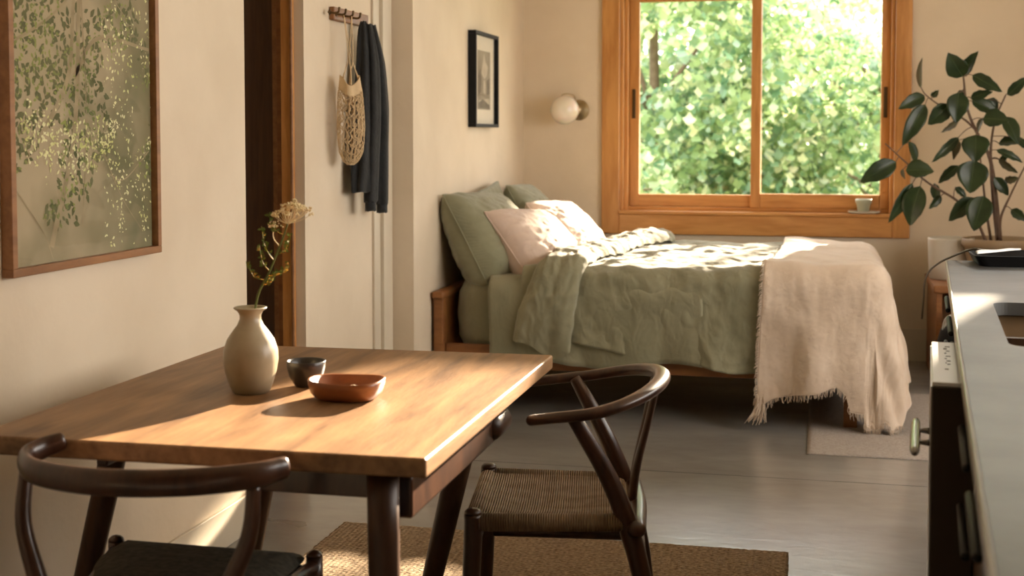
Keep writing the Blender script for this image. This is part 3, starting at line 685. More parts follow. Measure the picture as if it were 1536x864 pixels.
# throw
def thr_b(a):
    if a < EA-.1:
        xs = [(-.30, .13), (-.24, .14), (-.20, .165), (-.1, .185), (0, .20), (.08, .225), (.115, .19), (.135, .12)]
    else: return None
    for (p, q), (p2, q2) in zip(xs, xs[1:]):
        if a <= p2: return q+(q2-q)*(a-p)/(p2-p)
    return xs[-1][1]
def thr(u, v):
    a = -.268+u*(EA+.268+.50)
    if v > .0: pass
    z_ = thr_b(a)
    if z_ is not None: Lh = hang_for(z_-.01, TOPZ+.02)
    else:
        ex_ = a-(EA-.1); Lh = math.sqrt(max(0, .735**2-ex_**2))-.10+.02*math.sin(ex_*30)
        Lh = min(Lh, .62)
    b = v*(BL+Lh)
    a2 = a+(.075*ss(1.0, .3, v))*(1-u)
    p = drape(a2, b, TOPZ, .024, .10, .035, 1.0, .016, 6, .022, extra=.03)
    return p+Vector((0, -.003*nz(a*30, b*10), .006*nz(a*9, b*8, 8)))
bm = BM(); grid(bm, 150, 220, thr)
TH = thing('throw_blanket', 'pale oatmeal cotton throw with a ragged fringe, draped over the foot of the bed', 'blanket', (.0, 6.6, .6))
obj('blanket_cloth', bm, 'throw_cotton', TH, smooth=True, solid=.005)
bm = BM(); rng = random.Random(12)
for k in range(210):                     # fringe along the hem and down the left edge
    u = k/209
    p = thr(u, 1.0); ln = rng.uniform(.012, .035)*(1.5 if u < .05 or .55 < u < .72 else 1)
    q = p+Vector((rng.uniform(-.008, .008), rng.uniform(-.006, .004), -ln)); q.z = max(q.z, .005); m_ = (p+q)/2+Vector((rng.uniform(-.006, .006), 0, 0))
    tube(bm, [p+Vector((0, 0, .003)), m_, q], [.0016, .0010], 5, 2)
for k in range(120):
    v = .70+.30*k/119; p = thr(0.0, v); q = p+Vector((-rng.uniform(.006, .018), -.003, -rng.uniform(.004, .022))); q.z = max(q.z, .005)
    tube(bm, [p, (p+q)/2+Vector((-.003, 0, .003)), q], [.0018, .0012], 5, 2)
p0 = thr(0, 1.0)
for k in range(46):                      # the gathered corner tassel trailing to the floor
    a_ = rng.uniform(-.035, .03); q = Vector((p0.x+.012+a_*1.1, p0.y-.02+rng.uniform(-.02, .02), rng.uniform(.004, .05)+.02)); s_ = p0+Vector((rng.uniform(0, .03), 0, rng.uniform(-.0, .05)))
    q.x -= rng.uniform(0, .03)
    tube(bm, [s_, (s_+q)/2+Vector((.006, -.006, 0)), q], [.0025, .0018], 5, 3)
fr_ = obj('fringe', bm, 'throw_cotton', TH, smooth=True); fr_['kind'] = 'stuff'

# pillows
def pillow(name, c, tilt, w_, h_, t_, m, label, group, yaw=0, roll=0, seed=0, seam=True, lean=0):
    t = thing(name, label, 'pillow', (0, 0, 0), 0, group)
    M = Matrix.Translation(c) @ Matrix.Rotation(yaw, 4, 'Z') @ Matrix(((0, -math.sin(tilt), math.cos(tilt), 0), (1, 0, 0, 0), (0, math.cos(tilt), math.sin(tilt), 0), (0, 0, 0, 1))) @ Matrix.Rotation(roll, 4, 'Z')
    def f(u, v, s):
        x = 2*u-1; y = 2*v-1
        pin = 1-.10*(1-abs(y)**2)*abs(x)**3; pinx = 1-.09*(1-abs(x)**2)*abs(y)**3
        X = x*w_/2*(1-.035*(1-y*y)*abs(x)-.03*abs(y)**6); Y = y*h_/2*(1-.04*(1-x*x)*abs(y)-.03*abs(x)**6)
        prof = (max(0, 1-abs(x)**2.6)*max(0, 1-abs(y)**2.6))**.38
        sag = 1-.22*y                                       # filling settles low
        wr = .010*nz(x*2.2+seed, y*2.6, s*3)+.006*nz(x*5+seed, y*5.5, s*2)-.010*abs(nz(x*3+y*2+seed, y*4-x, 1))-.006*abs(nz(x*7+seed, y*8, 5))
        # creases running in from the corners
        r_ = math.hypot(1-abs(x), 1-abs(y)); wr += .007*math.sin((abs(x)-abs(y))*26+seed)*math.exp(-r_*3.2)
        Z = s*(t_/2*prof*sag)+wr*(prof**.5)
        Z += -.02*(y*y)*lean
        return M @ Vector((X, Y, Z))
    bm = BM(); n = 56
    grid(bm, n, n, lambda u, v: f(u, v, 1)); grid(bm, n, n, lambda u, v: f(u, v, -1)); bmesh.ops.remove_doubles(bm, verts=bm.verts, dist=.0005)
    t.location = M @ Vector((0, -h_/2, 0)); bpy.context.view_layer.update()
    obj('pillowcase', bm, m, t, smooth=True)
    if seam:
        bm = BM(); pts = []
        for k in range(4):
            for q in range(24):
                s_ = q/24; u, v = [(s_, 0), (1, s_), (1-s_, 1), (0, 1-s_)][k]; pts.append(f(u, v, 0))
        pts.append(pts[0]); tube(bm, pts, .0042, 6, 0, cap=False); obj('seam', bm, m, t, smooth=True)
    return t
GP = 'sage pillows at the head of the bed'; PP = 'blush pillows leaning on the sage ones'
pillow('pillow', (-1.60, 6.395, .805), R(30), .67, .50, .31, 'sage_pillow', 'large sage green pillow at the front, standing by the headboard post', GP, R(-8), R(-3), 1.0)
pillow('pillow', (-1.672, 6.82, .825), R(15), .62, .46, .09, 'sage_pillow', 'sage green pillow mostly hidden behind the large front one, only its corners showing', GP, R(2), R(4), 2.2)
pillow('pillow', (-1.60, 7.40, .83), R(28), .64, .46, .24, 'sage_pillow', 'sage green pillow nearest the window wall', GP, R(3), R(-2), 3.1)
pillow('pillow', (-1.375, 6.40, .775), R(40), .60, .42, .24, 'blush_linen', 'pale blush pillow in front of the large sage pillow', PP, R(-14), R(-4), 4.0)
pillow('pillow', (-1.34, 7.06, .79), R(40), .60, .42, .22, 'blush_linen', 'pale blush pillow farther back, nearer the window', PP, R(-8), R(-3), 5.3)

# ------------------------------------------------------------------ large framed glass on the left wall, tree reflection painted in
G = thing('framed_glass', 'large thin oak-framed glass picture with a painted foliage reflection, high on the left wall', 'picture', (XL, 3.06, .985))
fy0, fy1, fz0, fz1 = 2.70, 3.408, .987, 2.12; fd = .032; fw = .020
obj('frame', bx(XL+.001, XL+fd, fy0, fy1, fz0, fz0+fw), 'frame_oak', G, bevel=.002)
obj('frame', bx(XL+.001, XL+fd, fy0, fy1, fz1-fw, fz1), 'frame_oak', G, bevel=.002)
obj('frame', bx(XL+.001, XL+fd, fy0, fy0+fw, fz0+fw, fz1-fw), 'frame_oak', G, bevel=.002)
obj('frame', bx(XL+.001, XL+fd, fy1-fw, fy1, fz0+fw, fz1-fw), 'frame_oak', G, bevel=.002)
A = obj('print', bx(XL+.002, XL+.012, fy0+fw, fy1-fw, fz0+fw, fz1-fw), 'reflection_ground', G)  # backing colour of the painted reflection
def reflection_xy(u, v): return (fy0+fw+u*(fy1-fy0-2*fw), fz0+fw+v*(1.75-fz0-fw))     # v=1 near the photo's top edge
rng = random.Random(21)
ax = XL+.0124
def flat_leaf(bm, y, z, s, a, x=0):
    d = Vector((0, math.cos(a), math.sin(a)))*s; n_ = Vector((0, -math.sin(a), math.cos(a)))*s*.26
    p = Vector((ax+x, y, z)); vs = [p, p+d*.35+n_, p+d*.7+n_*.7, p+d, p+d*.7-n_*.7, p+d*.35-n_]
    for q in vs:
        if not (fy0+fw < q.y < fy1-fw and fz0+fw < q.z < fz1-fw): return
    bm.faces.new([bm.verts.new(q) for q in vs])
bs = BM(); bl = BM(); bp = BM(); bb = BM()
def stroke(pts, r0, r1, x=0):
    P = [reflection_xy(*p) for p in pts]; P = catmull([(0, y, z) for y, z in P], 8)
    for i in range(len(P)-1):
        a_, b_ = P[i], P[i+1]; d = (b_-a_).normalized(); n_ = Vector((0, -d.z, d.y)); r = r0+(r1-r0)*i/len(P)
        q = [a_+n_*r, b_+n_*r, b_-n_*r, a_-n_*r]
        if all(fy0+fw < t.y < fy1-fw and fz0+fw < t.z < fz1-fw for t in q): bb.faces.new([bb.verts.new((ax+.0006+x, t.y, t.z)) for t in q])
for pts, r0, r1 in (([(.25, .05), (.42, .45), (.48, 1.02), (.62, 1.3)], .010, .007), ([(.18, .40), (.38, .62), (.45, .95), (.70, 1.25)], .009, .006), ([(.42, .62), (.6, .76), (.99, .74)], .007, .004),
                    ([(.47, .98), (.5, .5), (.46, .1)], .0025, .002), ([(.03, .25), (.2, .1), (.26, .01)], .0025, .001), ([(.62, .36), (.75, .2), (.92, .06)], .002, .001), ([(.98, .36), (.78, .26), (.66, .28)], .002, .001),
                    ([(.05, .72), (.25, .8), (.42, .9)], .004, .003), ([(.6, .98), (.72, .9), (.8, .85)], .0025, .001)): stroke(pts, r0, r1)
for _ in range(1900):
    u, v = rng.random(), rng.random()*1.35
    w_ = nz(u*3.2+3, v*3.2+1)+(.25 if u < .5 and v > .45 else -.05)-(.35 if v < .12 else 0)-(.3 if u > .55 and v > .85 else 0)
    if w_ > -.05: y, z = reflection_xy(u, v); flat_leaf(bs, y, z, rng.uniform(.012, .032), rng.uniform(0, 6.28), rng.uniform(0, .0003))
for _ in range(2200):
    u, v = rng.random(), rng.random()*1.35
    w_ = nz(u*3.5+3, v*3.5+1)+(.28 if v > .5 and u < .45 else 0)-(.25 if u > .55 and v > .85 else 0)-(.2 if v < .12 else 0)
    if w_ > .06: y, z = reflection_xy(u, v); flat_leaf(bl, y, z, rng.uniform(.008, .018), rng.uniform(0, 6.28), .0005+rng.uniform(0, .0003))
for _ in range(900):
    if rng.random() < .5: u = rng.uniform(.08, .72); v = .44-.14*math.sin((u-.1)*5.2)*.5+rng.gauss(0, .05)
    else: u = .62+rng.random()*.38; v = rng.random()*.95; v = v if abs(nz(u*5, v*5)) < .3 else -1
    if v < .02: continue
    y, z = reflection_xy(u, v); flat_leaf(bp, y, z, rng.uniform(.004, .015), rng.uniform(0, 6.28), .0012+rng.uniform(0, .0003))
for b_, nm, m_ in ((bs, 'reflected_dark_foliage', 'reflection_shade'), (bl, 'reflected_foliage', 'reflection_leaf'), (bp, 'reflected_pale_leaves', 'reflection_leaf_pale'), (bb, 'reflected_branches', 'reflection_branch')): pr_ = obj(nm, b_, m_, A); pr_['kind'] = 'stuff'  # foliage mirrored in the glass, painted as flat leaf and branch shapes
obj('glass', bx(XL+.019, XL+.021, fy0+fw, fy1-fw, fz0+fw, fz1-fw), 'clear_glass', G)

# small black framed picture by the bed
G2 = thing('framed_picture', 'small black-framed grey picture with a wide cream mat, above the pillows', 'picture', (XB, 6.95, 1.37))
qy0, qy1, qz0, qz1 = 6.67, 7.17, 1.36, 1.865; qd = .045; qw = .018
for a_ in ((qy0, qy1, qz0, qz0+qw), (qy0, qy1, qz1-qw, qz1), (qy0, qy0+qw, qz0+qw, qz1-qw), (qy1-qw, qy1, qz0+qw, qz1-qw)):
    obj('frame', bx(XB+.001, XB+qd, *a_), 'black_paint', G2, bevel=.002)
obj('mat_board', bx(XB+.002, XB+.020, qy0+qw, qy1-qw, qz0+qw, qz1-qw), 'paper', G2)
py0, py1, pz0, pz1 = qy0+.125, qy1-.105, qz0+.095, qz1-.095
A2 = obj('print', bx(XB+.0201, XB+.0208, py0, py1, pz0, pz1), 'print_grey', G2)
def poly(bm, pts, x):
    bm.faces.new([bm.verts.new((x, py0+u*(py1-py0), pz0+v*(pz1-pz0))) for u, v in pts])
bm = BM(); X2 = XB+.0212
poly(bm, [(.28, .62), (.40, .80), (.50, .96), (.62, .82), (.82, .74), (.74, .60), (.55, .52), (.42, .55)], X2); poly(bm, [(.46, .50), (.58, .5), (.64, .36), (.60, .26), (.44, .3)], X2)
poly(bm, [(.1, .15), (.9, .2), (.92, .1), (.12, .08)], X2); obj('printed_flower', bm, 'print_pale', A2)
bm = BM(); poly(bm, [(.02, .6), (.2, .7), (.3, .55), (.25, .3), (.02, .24)], X2); poly(bm, [(.7, .5), (.97, .56), (.97, .28), (.72, .25)], X2); poly(bm, [(.02, .02), (.02, .10), (.4, .18), (.97, .07), (.97, .02)], X2+.0002); obj('printed_leaves', bm, 'print_dark', A2)
obj('glass', bx(XB+.028, XB+.0295, qy0+qw, qy1-qw, qz0+qw, qz1-qw), 'clear_glass', G2)

# ------------------------------------------------------------------ peg rail, bag and jacket
ry0, ry1 = atX(493, 10, XH).y, atX(545, 20, XH).y
PR = thing('peg_rail', 'short wooden peg rail with bronze hooks high on the pale wall', 'coat rack', (XH, (ry0+ry1)/2, 1.76))
obj('board', bx(XH+.001, XH+.024, ry0, ry1, 1.775, 1.828), 'peg_wood', PR, bevel=.005)
hooks = [atX(x, y, XH+.055).y for x, y in ((505, 12), (515, 13), (526, 15), (537, 18))]
for hy in hooks:
    bm = BM(); tube(bm, [(XH+.022, hy, 1.80), (XH+.04, hy, 1.797), (XH+.055, hy, 1.796), (XH+.064, hy, 1.803), (XH+.066, hy, 1.816)], [.0055, .0045, .0042, .0045, .005], 10, 5, round_end=True)
    lathe(bm, [(0, 0), (.010, 0), (.011, .003), (0, .003)], (0, 0, 0), 16)
    vs = [v for v in bm.verts if v.co.length < .05]
    bmesh.ops.transform(bm, matrix=Matrix.Translation((XH+.0235, hy, 1.80)) @ Matrix.Rotation(R(90), 4, 'Y'), verts=vs)
    obj('hook', bm, 'bronze', PR, smooth=True)
# string bag
BGx, BGy = XH+.085, atX(525.5, 170, XH+.085).y
SB = thing('string_bag', 'cream net string bag hanging by its long handles from the peg rail', 'bag', (BGx, BGy, 1.22))
prof = [(.014, 1.228), (.036, 1.240), (.054, 1.270), (.060, 1.31), (.062, 1.36), (.060, 1.41), (.056, 1.46), (.050, 1.50), (.044, 1.535)]
def bagp(a, t):
    f_ = t*(len(prof)-1); i = min(int(f_), len(prof)-2); k = f_-i; r_ = prof[i][0]+(prof[i+1][0]-prof[i][0])*k; r_ *= .94; z = prof[i][1]+(prof[i+1][1]-prof[i][1])*k
    r_ *= 1+.10*math.sin(a*5+t*2)*t
    return Vector((BGx+math.cos(a)*r_*.90, BGy+math.sin(a)*r_*1.05+.006*math.sin(t*3), z-.028*(1-t)+.022*math.sin(a*2+.6)*t*t))
bm = BM(); ns = 17
for s in (-1, 1):
    for k in range(ns):
        P = []
        for q in range(25):
            t = q/24*.86; P.append(bagp(2*math.pi*k/ns+s*t*2.4+.16*math.sin(q*1.9+k), t))
        tube(bm, P, .0018, 5, 0, cap=False)
lathe(bm, [(0, 0), (.012, .002), (.014, .006), (0, .008)], (BGx, BGy, 1.199), 12)
obj('net', bm, 'string_cotton', SB, smooth=True)
bm = BM(); grid(bm, 60, 10, lambda u, v: bagp(2*math.pi*u, .84+.16*v)+Vector((0, 0, .0)))
bmesh.ops.remove_doubles(bm, verts=bm.verts, dist=.0004); obj('band', bm, 'string_cotton', SB, smooth=True, solid=.002)
bm = BM()                                 # gathered cloth folds behind the net
for k in range(7):
    a_ = -.8+k*.45; tube(bm, [bagp(a_, .1)+Vector((-.012, 0, 0)), bagp(a_+.1, .45)+Vector((-.012, 0, 0)), bagp(a_, .85)+Vector((-.004, 0, 0))], [.002, .006, .005], 6, 6, .5)
obj('gather', bm, 'string_cotton', SB, smooth=True)
for hx_, s in ((.0, -1), (.012, 1)):
    hk = Vector((XH+.055+hx_*.3, hooks[1 if s < 0 else 2]+.002, 1.801))
    bm = BM()
    for dy in (-.046, .046):
        e = bagp(math.copysign(math.pi/2, dy)+s*.5, 1.0)
        mid = Vector((BGx+hx_*.5, BGy+dy*.42, 1.63))
        tube(bm, [e, e.lerp(mid, .5)+Vector((0, dy*-.1, 0)), mid, hk], [.0062, .0035, .0028, .0028], 8, 6, .6, ref=(1, .2, 0))
    obj('handle', bm, 'string_cotton', SB, smooth=True)
# jacket
jy = atX(549, 150, XH+.062).y; jx = XH+.062
J = thing('jacket', 'charcoal jacket with long cuffed sleeves hanging from the end hook', 'jacket', (jx, jy, 1.05))
def loft(bm, sections, seg=40, ripple=(7, .12), seed=0):
    rings = []
    for si, (cx_, cy_, z, rx, ry) in enumerate(sections):
        rings.append([])
        for k in range(seg):
            a = 2*math.pi*k/seg; g = 1+ripple[1]*math.sin(a*ripple[0]+seed+.25*math.sin(z*9))+.05*nz(math.cos(a)*2, math.sin(a)*2, z*12+seed)
            rings[-1].append(bm.verts.new((cx_+math.cos(a)*rx*g, cy_+math.sin(a)*ry*g, z+.004*math.sin(a*5+seed))))
    for a, b in zip(rings, rings[1:]):
        for k in range(seg): bm.faces.new((a[k], a[(k+1) % seg], b[(k+1) % seg], b[k]))
    bm.faces.new(rings[0][::-1]); bm.faces.new(rings[-1])
def sections(L, n=6):
    P = catmull([(a, b, c) for a, b, c, _, _ in L], n); out = []
    for i, p in enumerate(P):
        t = i/(len(P)-1); out.append((p.x, p.y, p.z, lerp_list([q[3] for q in L], t), lerp_list([q[4] for q in L], t)))
    return out
bm = BM(); loft(bm, sections([(jx, jy-.03, 1.785, .012, .014), (jx, jy-.025, 1.74, .022, .030), (jx, jy-.005, 1.62, .034, .062), (jx, jy+.005, 1.45, .042, .098), (jx, jy-.015, 1.30, .046, .098), (jx, jy-.035, 1.18, .044, .094), (jx, jy-.055, 1.085, .036, .080)]), 56, (6, .13), 1)
obj('body', bm, 'charcoal_cloth', J, smooth=True)
for sy, zb, nm, top in ((-.02, 1.005, 'sleeve', -.02), (.125, .99, 'sleeve', .03)):
    bm = BM(); loft(bm, sections([(jx+.022, jy+top, 1.775, .012, .013), (jx+.030, jy+top+.02+(sy > .1)*.03, 1.62, .024, .034), (jx+.034, jy+sy*.75+.01, 1.42, .028, .042), (jx+.03, jy+sy*.9, 1.22, .027, .042), (jx+.026, jy+sy, zb+.05, .025, .040), (jx+.025, jy+sy, zb+.04, .021, .034)]), 32, (4, .10), sy*30)
    sl = obj(nm, bm, 'charcoal_cloth', J, smooth=True)
    bm = BM(); loft(bm, [(jx+.025, jy+sy, z, .0215, .0345) for z in (zb+.042, zb+.03, zb+.015, zb)], 32, (16, .03), 0)
    obj('cuff', bm, 'charcoal_cloth', sl, smooth=True)

# ------------------------------------------------------------------ globe wall lamp
gc = atY(847, 165, 7.85)
SC = thing('wall_lamp', 'round opal glass wall lamp on a small brass plate, left of the window', 'lamp', (gc.x+.07, WY, gc.z))
bm = BM(); bmesh.ops.create_uvsphere(bm, u_segments=40, v_segments=24, radius=.087, matrix=Matrix.Translation(gc)); obj('globe', bm, 'opal_glass', SC, smooth=True)
bm = BM(); lathe(bm, [(0, 0), (.062, 0), (.064, .004), (.060, .014), (.02, .018), (.02, .075), (.030, .078), (.030, .09), (0, .09)], (0, 0, 0), 36)
bmesh.ops.transform(bm, matrix=Matrix.Translation((gc.x+.062, WY-.0005, gc.z+.002)) @ Matrix.Rotation(R(90), 4, 'X'), verts=bm.verts); obj('back_plate', bm, 'brass', SC, smooth=True)
bm = BM(); tube(bm, [(gc.x+.05, WY-.05, gc.z+.035), (gc.x+.048, WY-.09, gc.z+.085), (gc.x+.02, WY-.14, gc.z+.098), (gc.x-.012, WY-.15, gc.z+.093), (gc.x-.018, WY-.15, gc.z+.082)], .0045, 8, 6); obj('bracket', bm, 'brass', SC, smooth=True)

# ------------------------------------------------------------------ pot and dish on the window sill
sc = atY(1296, 322, 7.985)
bm = BM()
rs = []
for hx_, hy_, z in ((.07, .035, 0), (.088, .048, .006), (.092, .052, .015), (.086, .047, .013), (.06, .03, .008)):
    ring = []
    for k in range(40):
        a = 2*math.pi*k/40; c, s = math.cos(a), math.sin(a); r_ = 1/((abs(c)**4+abs(s)**4)**.25); ring.append(bm.verts.new((sc.x+hx_*r_*c, 7.995+hy_*r_*s, .8585+z)))
    rs.append(ring)
for a, b in zip(rs, rs[1:]):
    for k in range(40): bm.faces.new((a[k], a[(k+1) % 40], b[(k+1) % 40], b[k]))
bm.faces.new(rs[0][::-1]); bm.faces.new(rs[-1])
tag(obj('dish', bm, 'white_ceramic', smooth=True), 'cream oblong dish on the window sill under the small celadon pot', 'dish')
bm = BM(); lathe(bm, [(0, 0), (.030, 0), (.033, .006), (.040, .045), (.044, .050), (.047, .056), (.048, .074), (.045, .076), (.041, .073), (.037, .04), (0, .012)], (sc.x-.003, 7.995, .8675), 36)
tag(obj('small_pot', bm, 'celadon', smooth=True), 'small pale celadon pot standing in the dish on the window sill', 'pot')

# ------------------------------------------------------------------ corner: stand, pots, rubber plant
ST = thing('plant_stand', 'low brown wooden stand in the far right corner carrying the pots', 'stand', (.92, 7.52, 0))
obj('top', bx(.585, 1.32, 7.25, 7.90, .485, .525), 'bed_wood', ST, bevel=.006)
obj('side_panel', bx(.60, .63, 7.27, 7.88, 0, .485), 'bed_wood', ST, bevel=.003); obj('side_panel', bx(1.27, 1.30, 7.27, 7.88, 0, .485), 'bed_wood', ST, bevel=.003)
obj('shelf', bx(.63, 1.27, 7.27, 7.88, .16, .185), 'bed_wood', ST, bevel=.003); obj('back_panel', bx(.63, 1.27, 7.86, 7.88, .185, .485), 'bed_wood', ST)
bm = BM(); lathe(bm, [(0, 0), (.105, 0), (.112, .006), (.118, .10), (.122, .215), (.1235, .228), (.119, .229), (.115, .21), (.108, .02), (0, .015)], (.70, 7.62, .5255), 48)
tag(obj('planter', bm, 'white_ceramic', smooth=True), 'empty off-white cylinder planter on the stand, left of the plant pot', 'pot')
pc = Vector((.93, 7.48, .5255))
bm = BM(); lathe(bm, [(0, 0), (.12, 0), (.13, .005), (.155, .10), (.172, .18), (.176, .19), (.188, .197), (.190, .235), (.185, .240), (.176, .236), (.170, .19), (.15, .1), (0, .03)], pc, 56)
tag(obj('plant_pot', bm, 'tan_stoneware', smooth=True), 'wide tan stoneware pot holding the rubber plant', 'pot')
# black vase standing on the floor before the stand
bm = BM(); lathe(bm, [(0, 0), (.075, 0), (.085, .006), (.12, .08), (.145, .18), (.148, .25), (.13, .32), (.095, .365), (.06, .385), (.058, .40), (.068, .412), (.064, .415), (.052, .40), (.05, .38), (0, .37)], (.735, 7.06, .0), 48)
v_ = thing('floor_vase', 'rounded black vase on the floor in front of the wooden stand', 'vase', (.735, 7.06, 0)); obj('vase_body', bm, 'black_paint', v_, smooth=True)
bm = BM()
for k in range(4): tube(bm, [(.70-.012*k, 7.02, .412), (.655-.012*k, 6.975, .405-.006*k), (.628-.008*k, 6.945, .365-.01*k)], .0016, 5, 5)
obj('twine', bm, 'white_ceramic', v_, smooth=True)

PL = thing('rubber_plant', 'tall dark-leaved rubber plant with bare brown stems, right of the window', 'plant', (.93, 7.48, .70))
bm = BM(); lathe(bm, [(0, -.02), (.166, -.02), (.167, 0), (.12, .008), (.05, .012), (0, .012)], (.93, 7.48, .715), 40)
obj('soil', bm, 'soil', PL, smooth=True)
def zz(x, y, dy=0): return atY(1260+x/2.54, 60+y/2.54, 7.46+dy)
stems = [([(604, 765, 0), (598, 640, .01), (572, 455, .02), (520, 350, .0), (485, 260, -.02), (470, 140, -.02)], .013),
         ([(600, 765, .03), (582, 590, .05), (574, 430, .05), (590, 310, .04), (630, 212, .03)], .010),
         ([(555, 765, -.04), (520, 690, -.05), (450, 615, -.07), (330, 540, -.10), (255, 470, -.12), (172, 394, -.12)], .009),
         ([(612, 765, -.03), (612, 680, -.06), (650, 590, -.08), (705, 480, -.10)], .009),
         ([(520, 345, 0), (470, 300, -.02), (400, 262, -.04), (330, 212, -.05), (308, 180, -.05)], .0065),
         ([(575, 765, .05), (556, 640, .07), (540, 500, .08), (528, 380, .07)], .008)]
for pts, r_ in stems:
    bm = BM(); tube(bm, [zz(*p) for p in pts], [r_, r_*.8, r_*.6, r_*.4], 10, 6); obj('stem', bm, 'plant_stem', PL, smooth=True)
LV = [(468, 138, 412, 48, 78, -.03, 0), (470, 138, 526, 42, 42, .0, .5), (505, 133, 618, 197, 48, -.04, 0), (640, 210, 715, 138, 40, .02, 0), (322, 212, 222, 262, 52, -.05, 0), (308, 182, 313, 66, 16, -.04, 1.1),
      (325, 245, 237, 402, 64, -.08, 0), (418, 246, 335, 322, 66, -.05, 0), (452, 200, 442, 316, 78, -.08, 0), (498, 222, 582, 196, 36, .03, 0), (502, 232, 606, 285, 52, .01, 0), (545, 300, 645, 308, 74, -.05, 0),
      (628, 292, 680, 398, 56, -.02, 0), (450, 303, 385, 352, 22, .02, .6), (452, 370, 350, 466, 36, .0, .2), (448, 380, 432, 456, 28, .05, .5), (518, 362, 516, 466, 96, -.09, 0), (512, 458, 496, 584, 108, -.14, 0),
      (214, 464, 76, 542, 72, -.13, 0), (250, 498, 358, 500, 76, -.15, 0), (262, 386, 287, 478, 40, -.06, .3), (276, 545, 184, 697, 46, -.12, .2), (306, 556, 266, 708, 88, -.16, 0), (452, 478, 374, 546, 38, .0, .1),
      (384, 592, 338, 643, 30, .02, .4), (508, 600, 414, 690, 58, -.08, 0), (548, 594, 510, 728, 92, -.14, 0), (596, 418, 697, 466, 28, -.02, .4), (604, 395, 712, 384, 44, .03, .2), (605, 452, 678, 506, 26, .04, .5),
      (588, 522, 642, 592, 42, -.04, .1), (628, 535, 684, 524, 26, .03, .5), (652, 645, 712, 690, 36, -.05, .2), (438, 560, 482, 604, 26, .05, .4), (545, 296, 524, 356, 20, .05, .6), (350, 216, 376, 190, 22, .0, .4),
      (560, 225, 600, 270, 44, .06, .2), (360, 545, 372, 620, 34, .03, .3), (240, 490, 248, 530, 18, -.05, .7), (470, 190, 452, 225, 24, .03, .4), (610, 460, 640, 430, 22, .08, .4), (690, 380, 720, 420, 40, -.02, .1)]
rng = random.Random(31)
for x0, y0, x1, y1, wd, dy, tw in LV:
    a = zz(x0, y0, dy); b = zz(x1, y1, dy+rng.uniform(-.07, .03)); ax_ = b-a; ln = ax_.length; ax_n = ax_.normalized()
    face = Vector((rng.uniform(-.25, .25), -1, rng.uniform(-.1, .5))).normalized(); side = ax_n.cross(face).normalized(); 
    side = (Matrix.Rotation(tw*rng.choice((-1, 1))+rng.uniform(-.25, .25), 3, ax_n) @ side).normalized(); nrm = side.cross(ax_n).normalized()
    if nrm.y > 0: nrm = -nrm
    hw = wd/2.54*.00374/2*(1.0/max(.55, math.cos(tw)))*1.05
    def lf(u, v, a=a, ax_=ax_, side=side, nrm=nrm, hw=hw, ln=ln):
        t = u; wv = math.sin(math.pi*min(1, t**.82))**.72*(1-.25*t*t) if 0 < t < 1 else 0
        x = (2*v-1)
        cup = .30*hw*abs(x)**1.3*wv; arch = .10*ln*(math.sin(math.pi*t)-.0); tip = -.05*ln*t**6
        return a+ax_*t+side*(x*hw*wv)+nrm*(cup+arch*.6+tip*.4)+Vector((0, 0, .002*math.sin(t*22+x*3)*abs(x)))
    bm = BM(); grid(bm, 14, 8, lf); bmesh.ops.remove_doubles(bm, verts=bm.verts, dist=.0002)
    l_ = obj('leaf', bm, 'leaf_dark' if wd > 29 or tw < .5 else 'leaf_under', PL, smooth=True, solid=.0016)
    bm = BM(); tube(bm, [lf(t/6*.96, .5)+nrm*.0012 for t in range(7)], [.0018, .0008], 5, 0)
    # petiole back to the nearest stem
    obj('midrib', bm, 'leaf_rib', l_, smooth=True)
    best = None
    for pts, r_ in stems:
        for p in catmull([zz(*q) for q in pts], 6):
            dd = (p-a).length
            if best is None or dd < best[0]: best = (dd, p)
    if .012 < best[0] < .3:
        bm = BM(); tube(bm, [best[1], (best[1]+a)/2+Vector((0, 0, .008)), a+ax_n*.004], [.0028, .0022], 6, 4); obj('petiole', bm, 'plant_stem', l_, smooth=True)

# ------------------------------------------------------------------ kitchen counter
ca = math.atan2(.409-.162, 4.629-1.309)
CO = Vector((.162, 1.309, 0)); CM = Matrix.Translation(CO) @ Matrix.Rotation(-ca, 4, 'Z'); CI = CM.inverted()
def cl(p): return CI @ Vector(p)
def cobj(name, bm, m, par=None, **k):
    bmesh.ops.transform(bm, matrix=CM, verts=bm.verts); return obj(name, bm, m, par, **k)
ctop = .9; cth = .032; cw = .72; ymax = cl((.409, 4.629, 0)).y; ymin = -1.1
sx0 = cl((.447, 3.49, 0)).x-.0; sx0 = .098; sy0 = cl((.40, 2.76, 0)).y; sy1 = cl((.43, 3.49, 0)).y; sx1 = .50
# worktop with a rounded sink cut-out
def rrect(x0, x1, y0, y1, r, n=8):
    out = []
    for cx_, cy_, a0 in ((x1-r, y1-r, 0), (x0+r, y1-r, 90), (x0+r, y0+r, 180), (x1-r, y0+r, 270)):
        for k in range(n+1): a = R(a0+90*k/n); out.append((cx_+r*math.cos(a), cy_+r*math.sin(a)))
    return out
def slab_hole(outer, inner, z0, z1):
    bm = BM()
    def loop(pts, z):
        vs = [bm.verts.new((x, y, z)) for x, y in pts]; return vs, [bm.edges.new((vs[i], vs[(i+1) % len(vs)])) for i in range(len(vs))]
    o1, e1 = loop(outer, z1); i1, e2 = loop(inner, z1); bmesh.ops.triangle_fill(bm, use_beauty=True, edges=e1+e2)
    o0, e3 = loop(outer, z0); i0, e4 = loop(inner, z0); bmesh.ops.triangle_fill(bm, use_beauty=True, edges=e3+e4)
    for A_, B_ in ((o1, o0), (i1, i0)):
        for k in range(len(A_)): bm.faces.new((A_[k], A_[(k+1) % len(A_)], B_[(k+1) % len(A_)], B_[k]))
    return bm
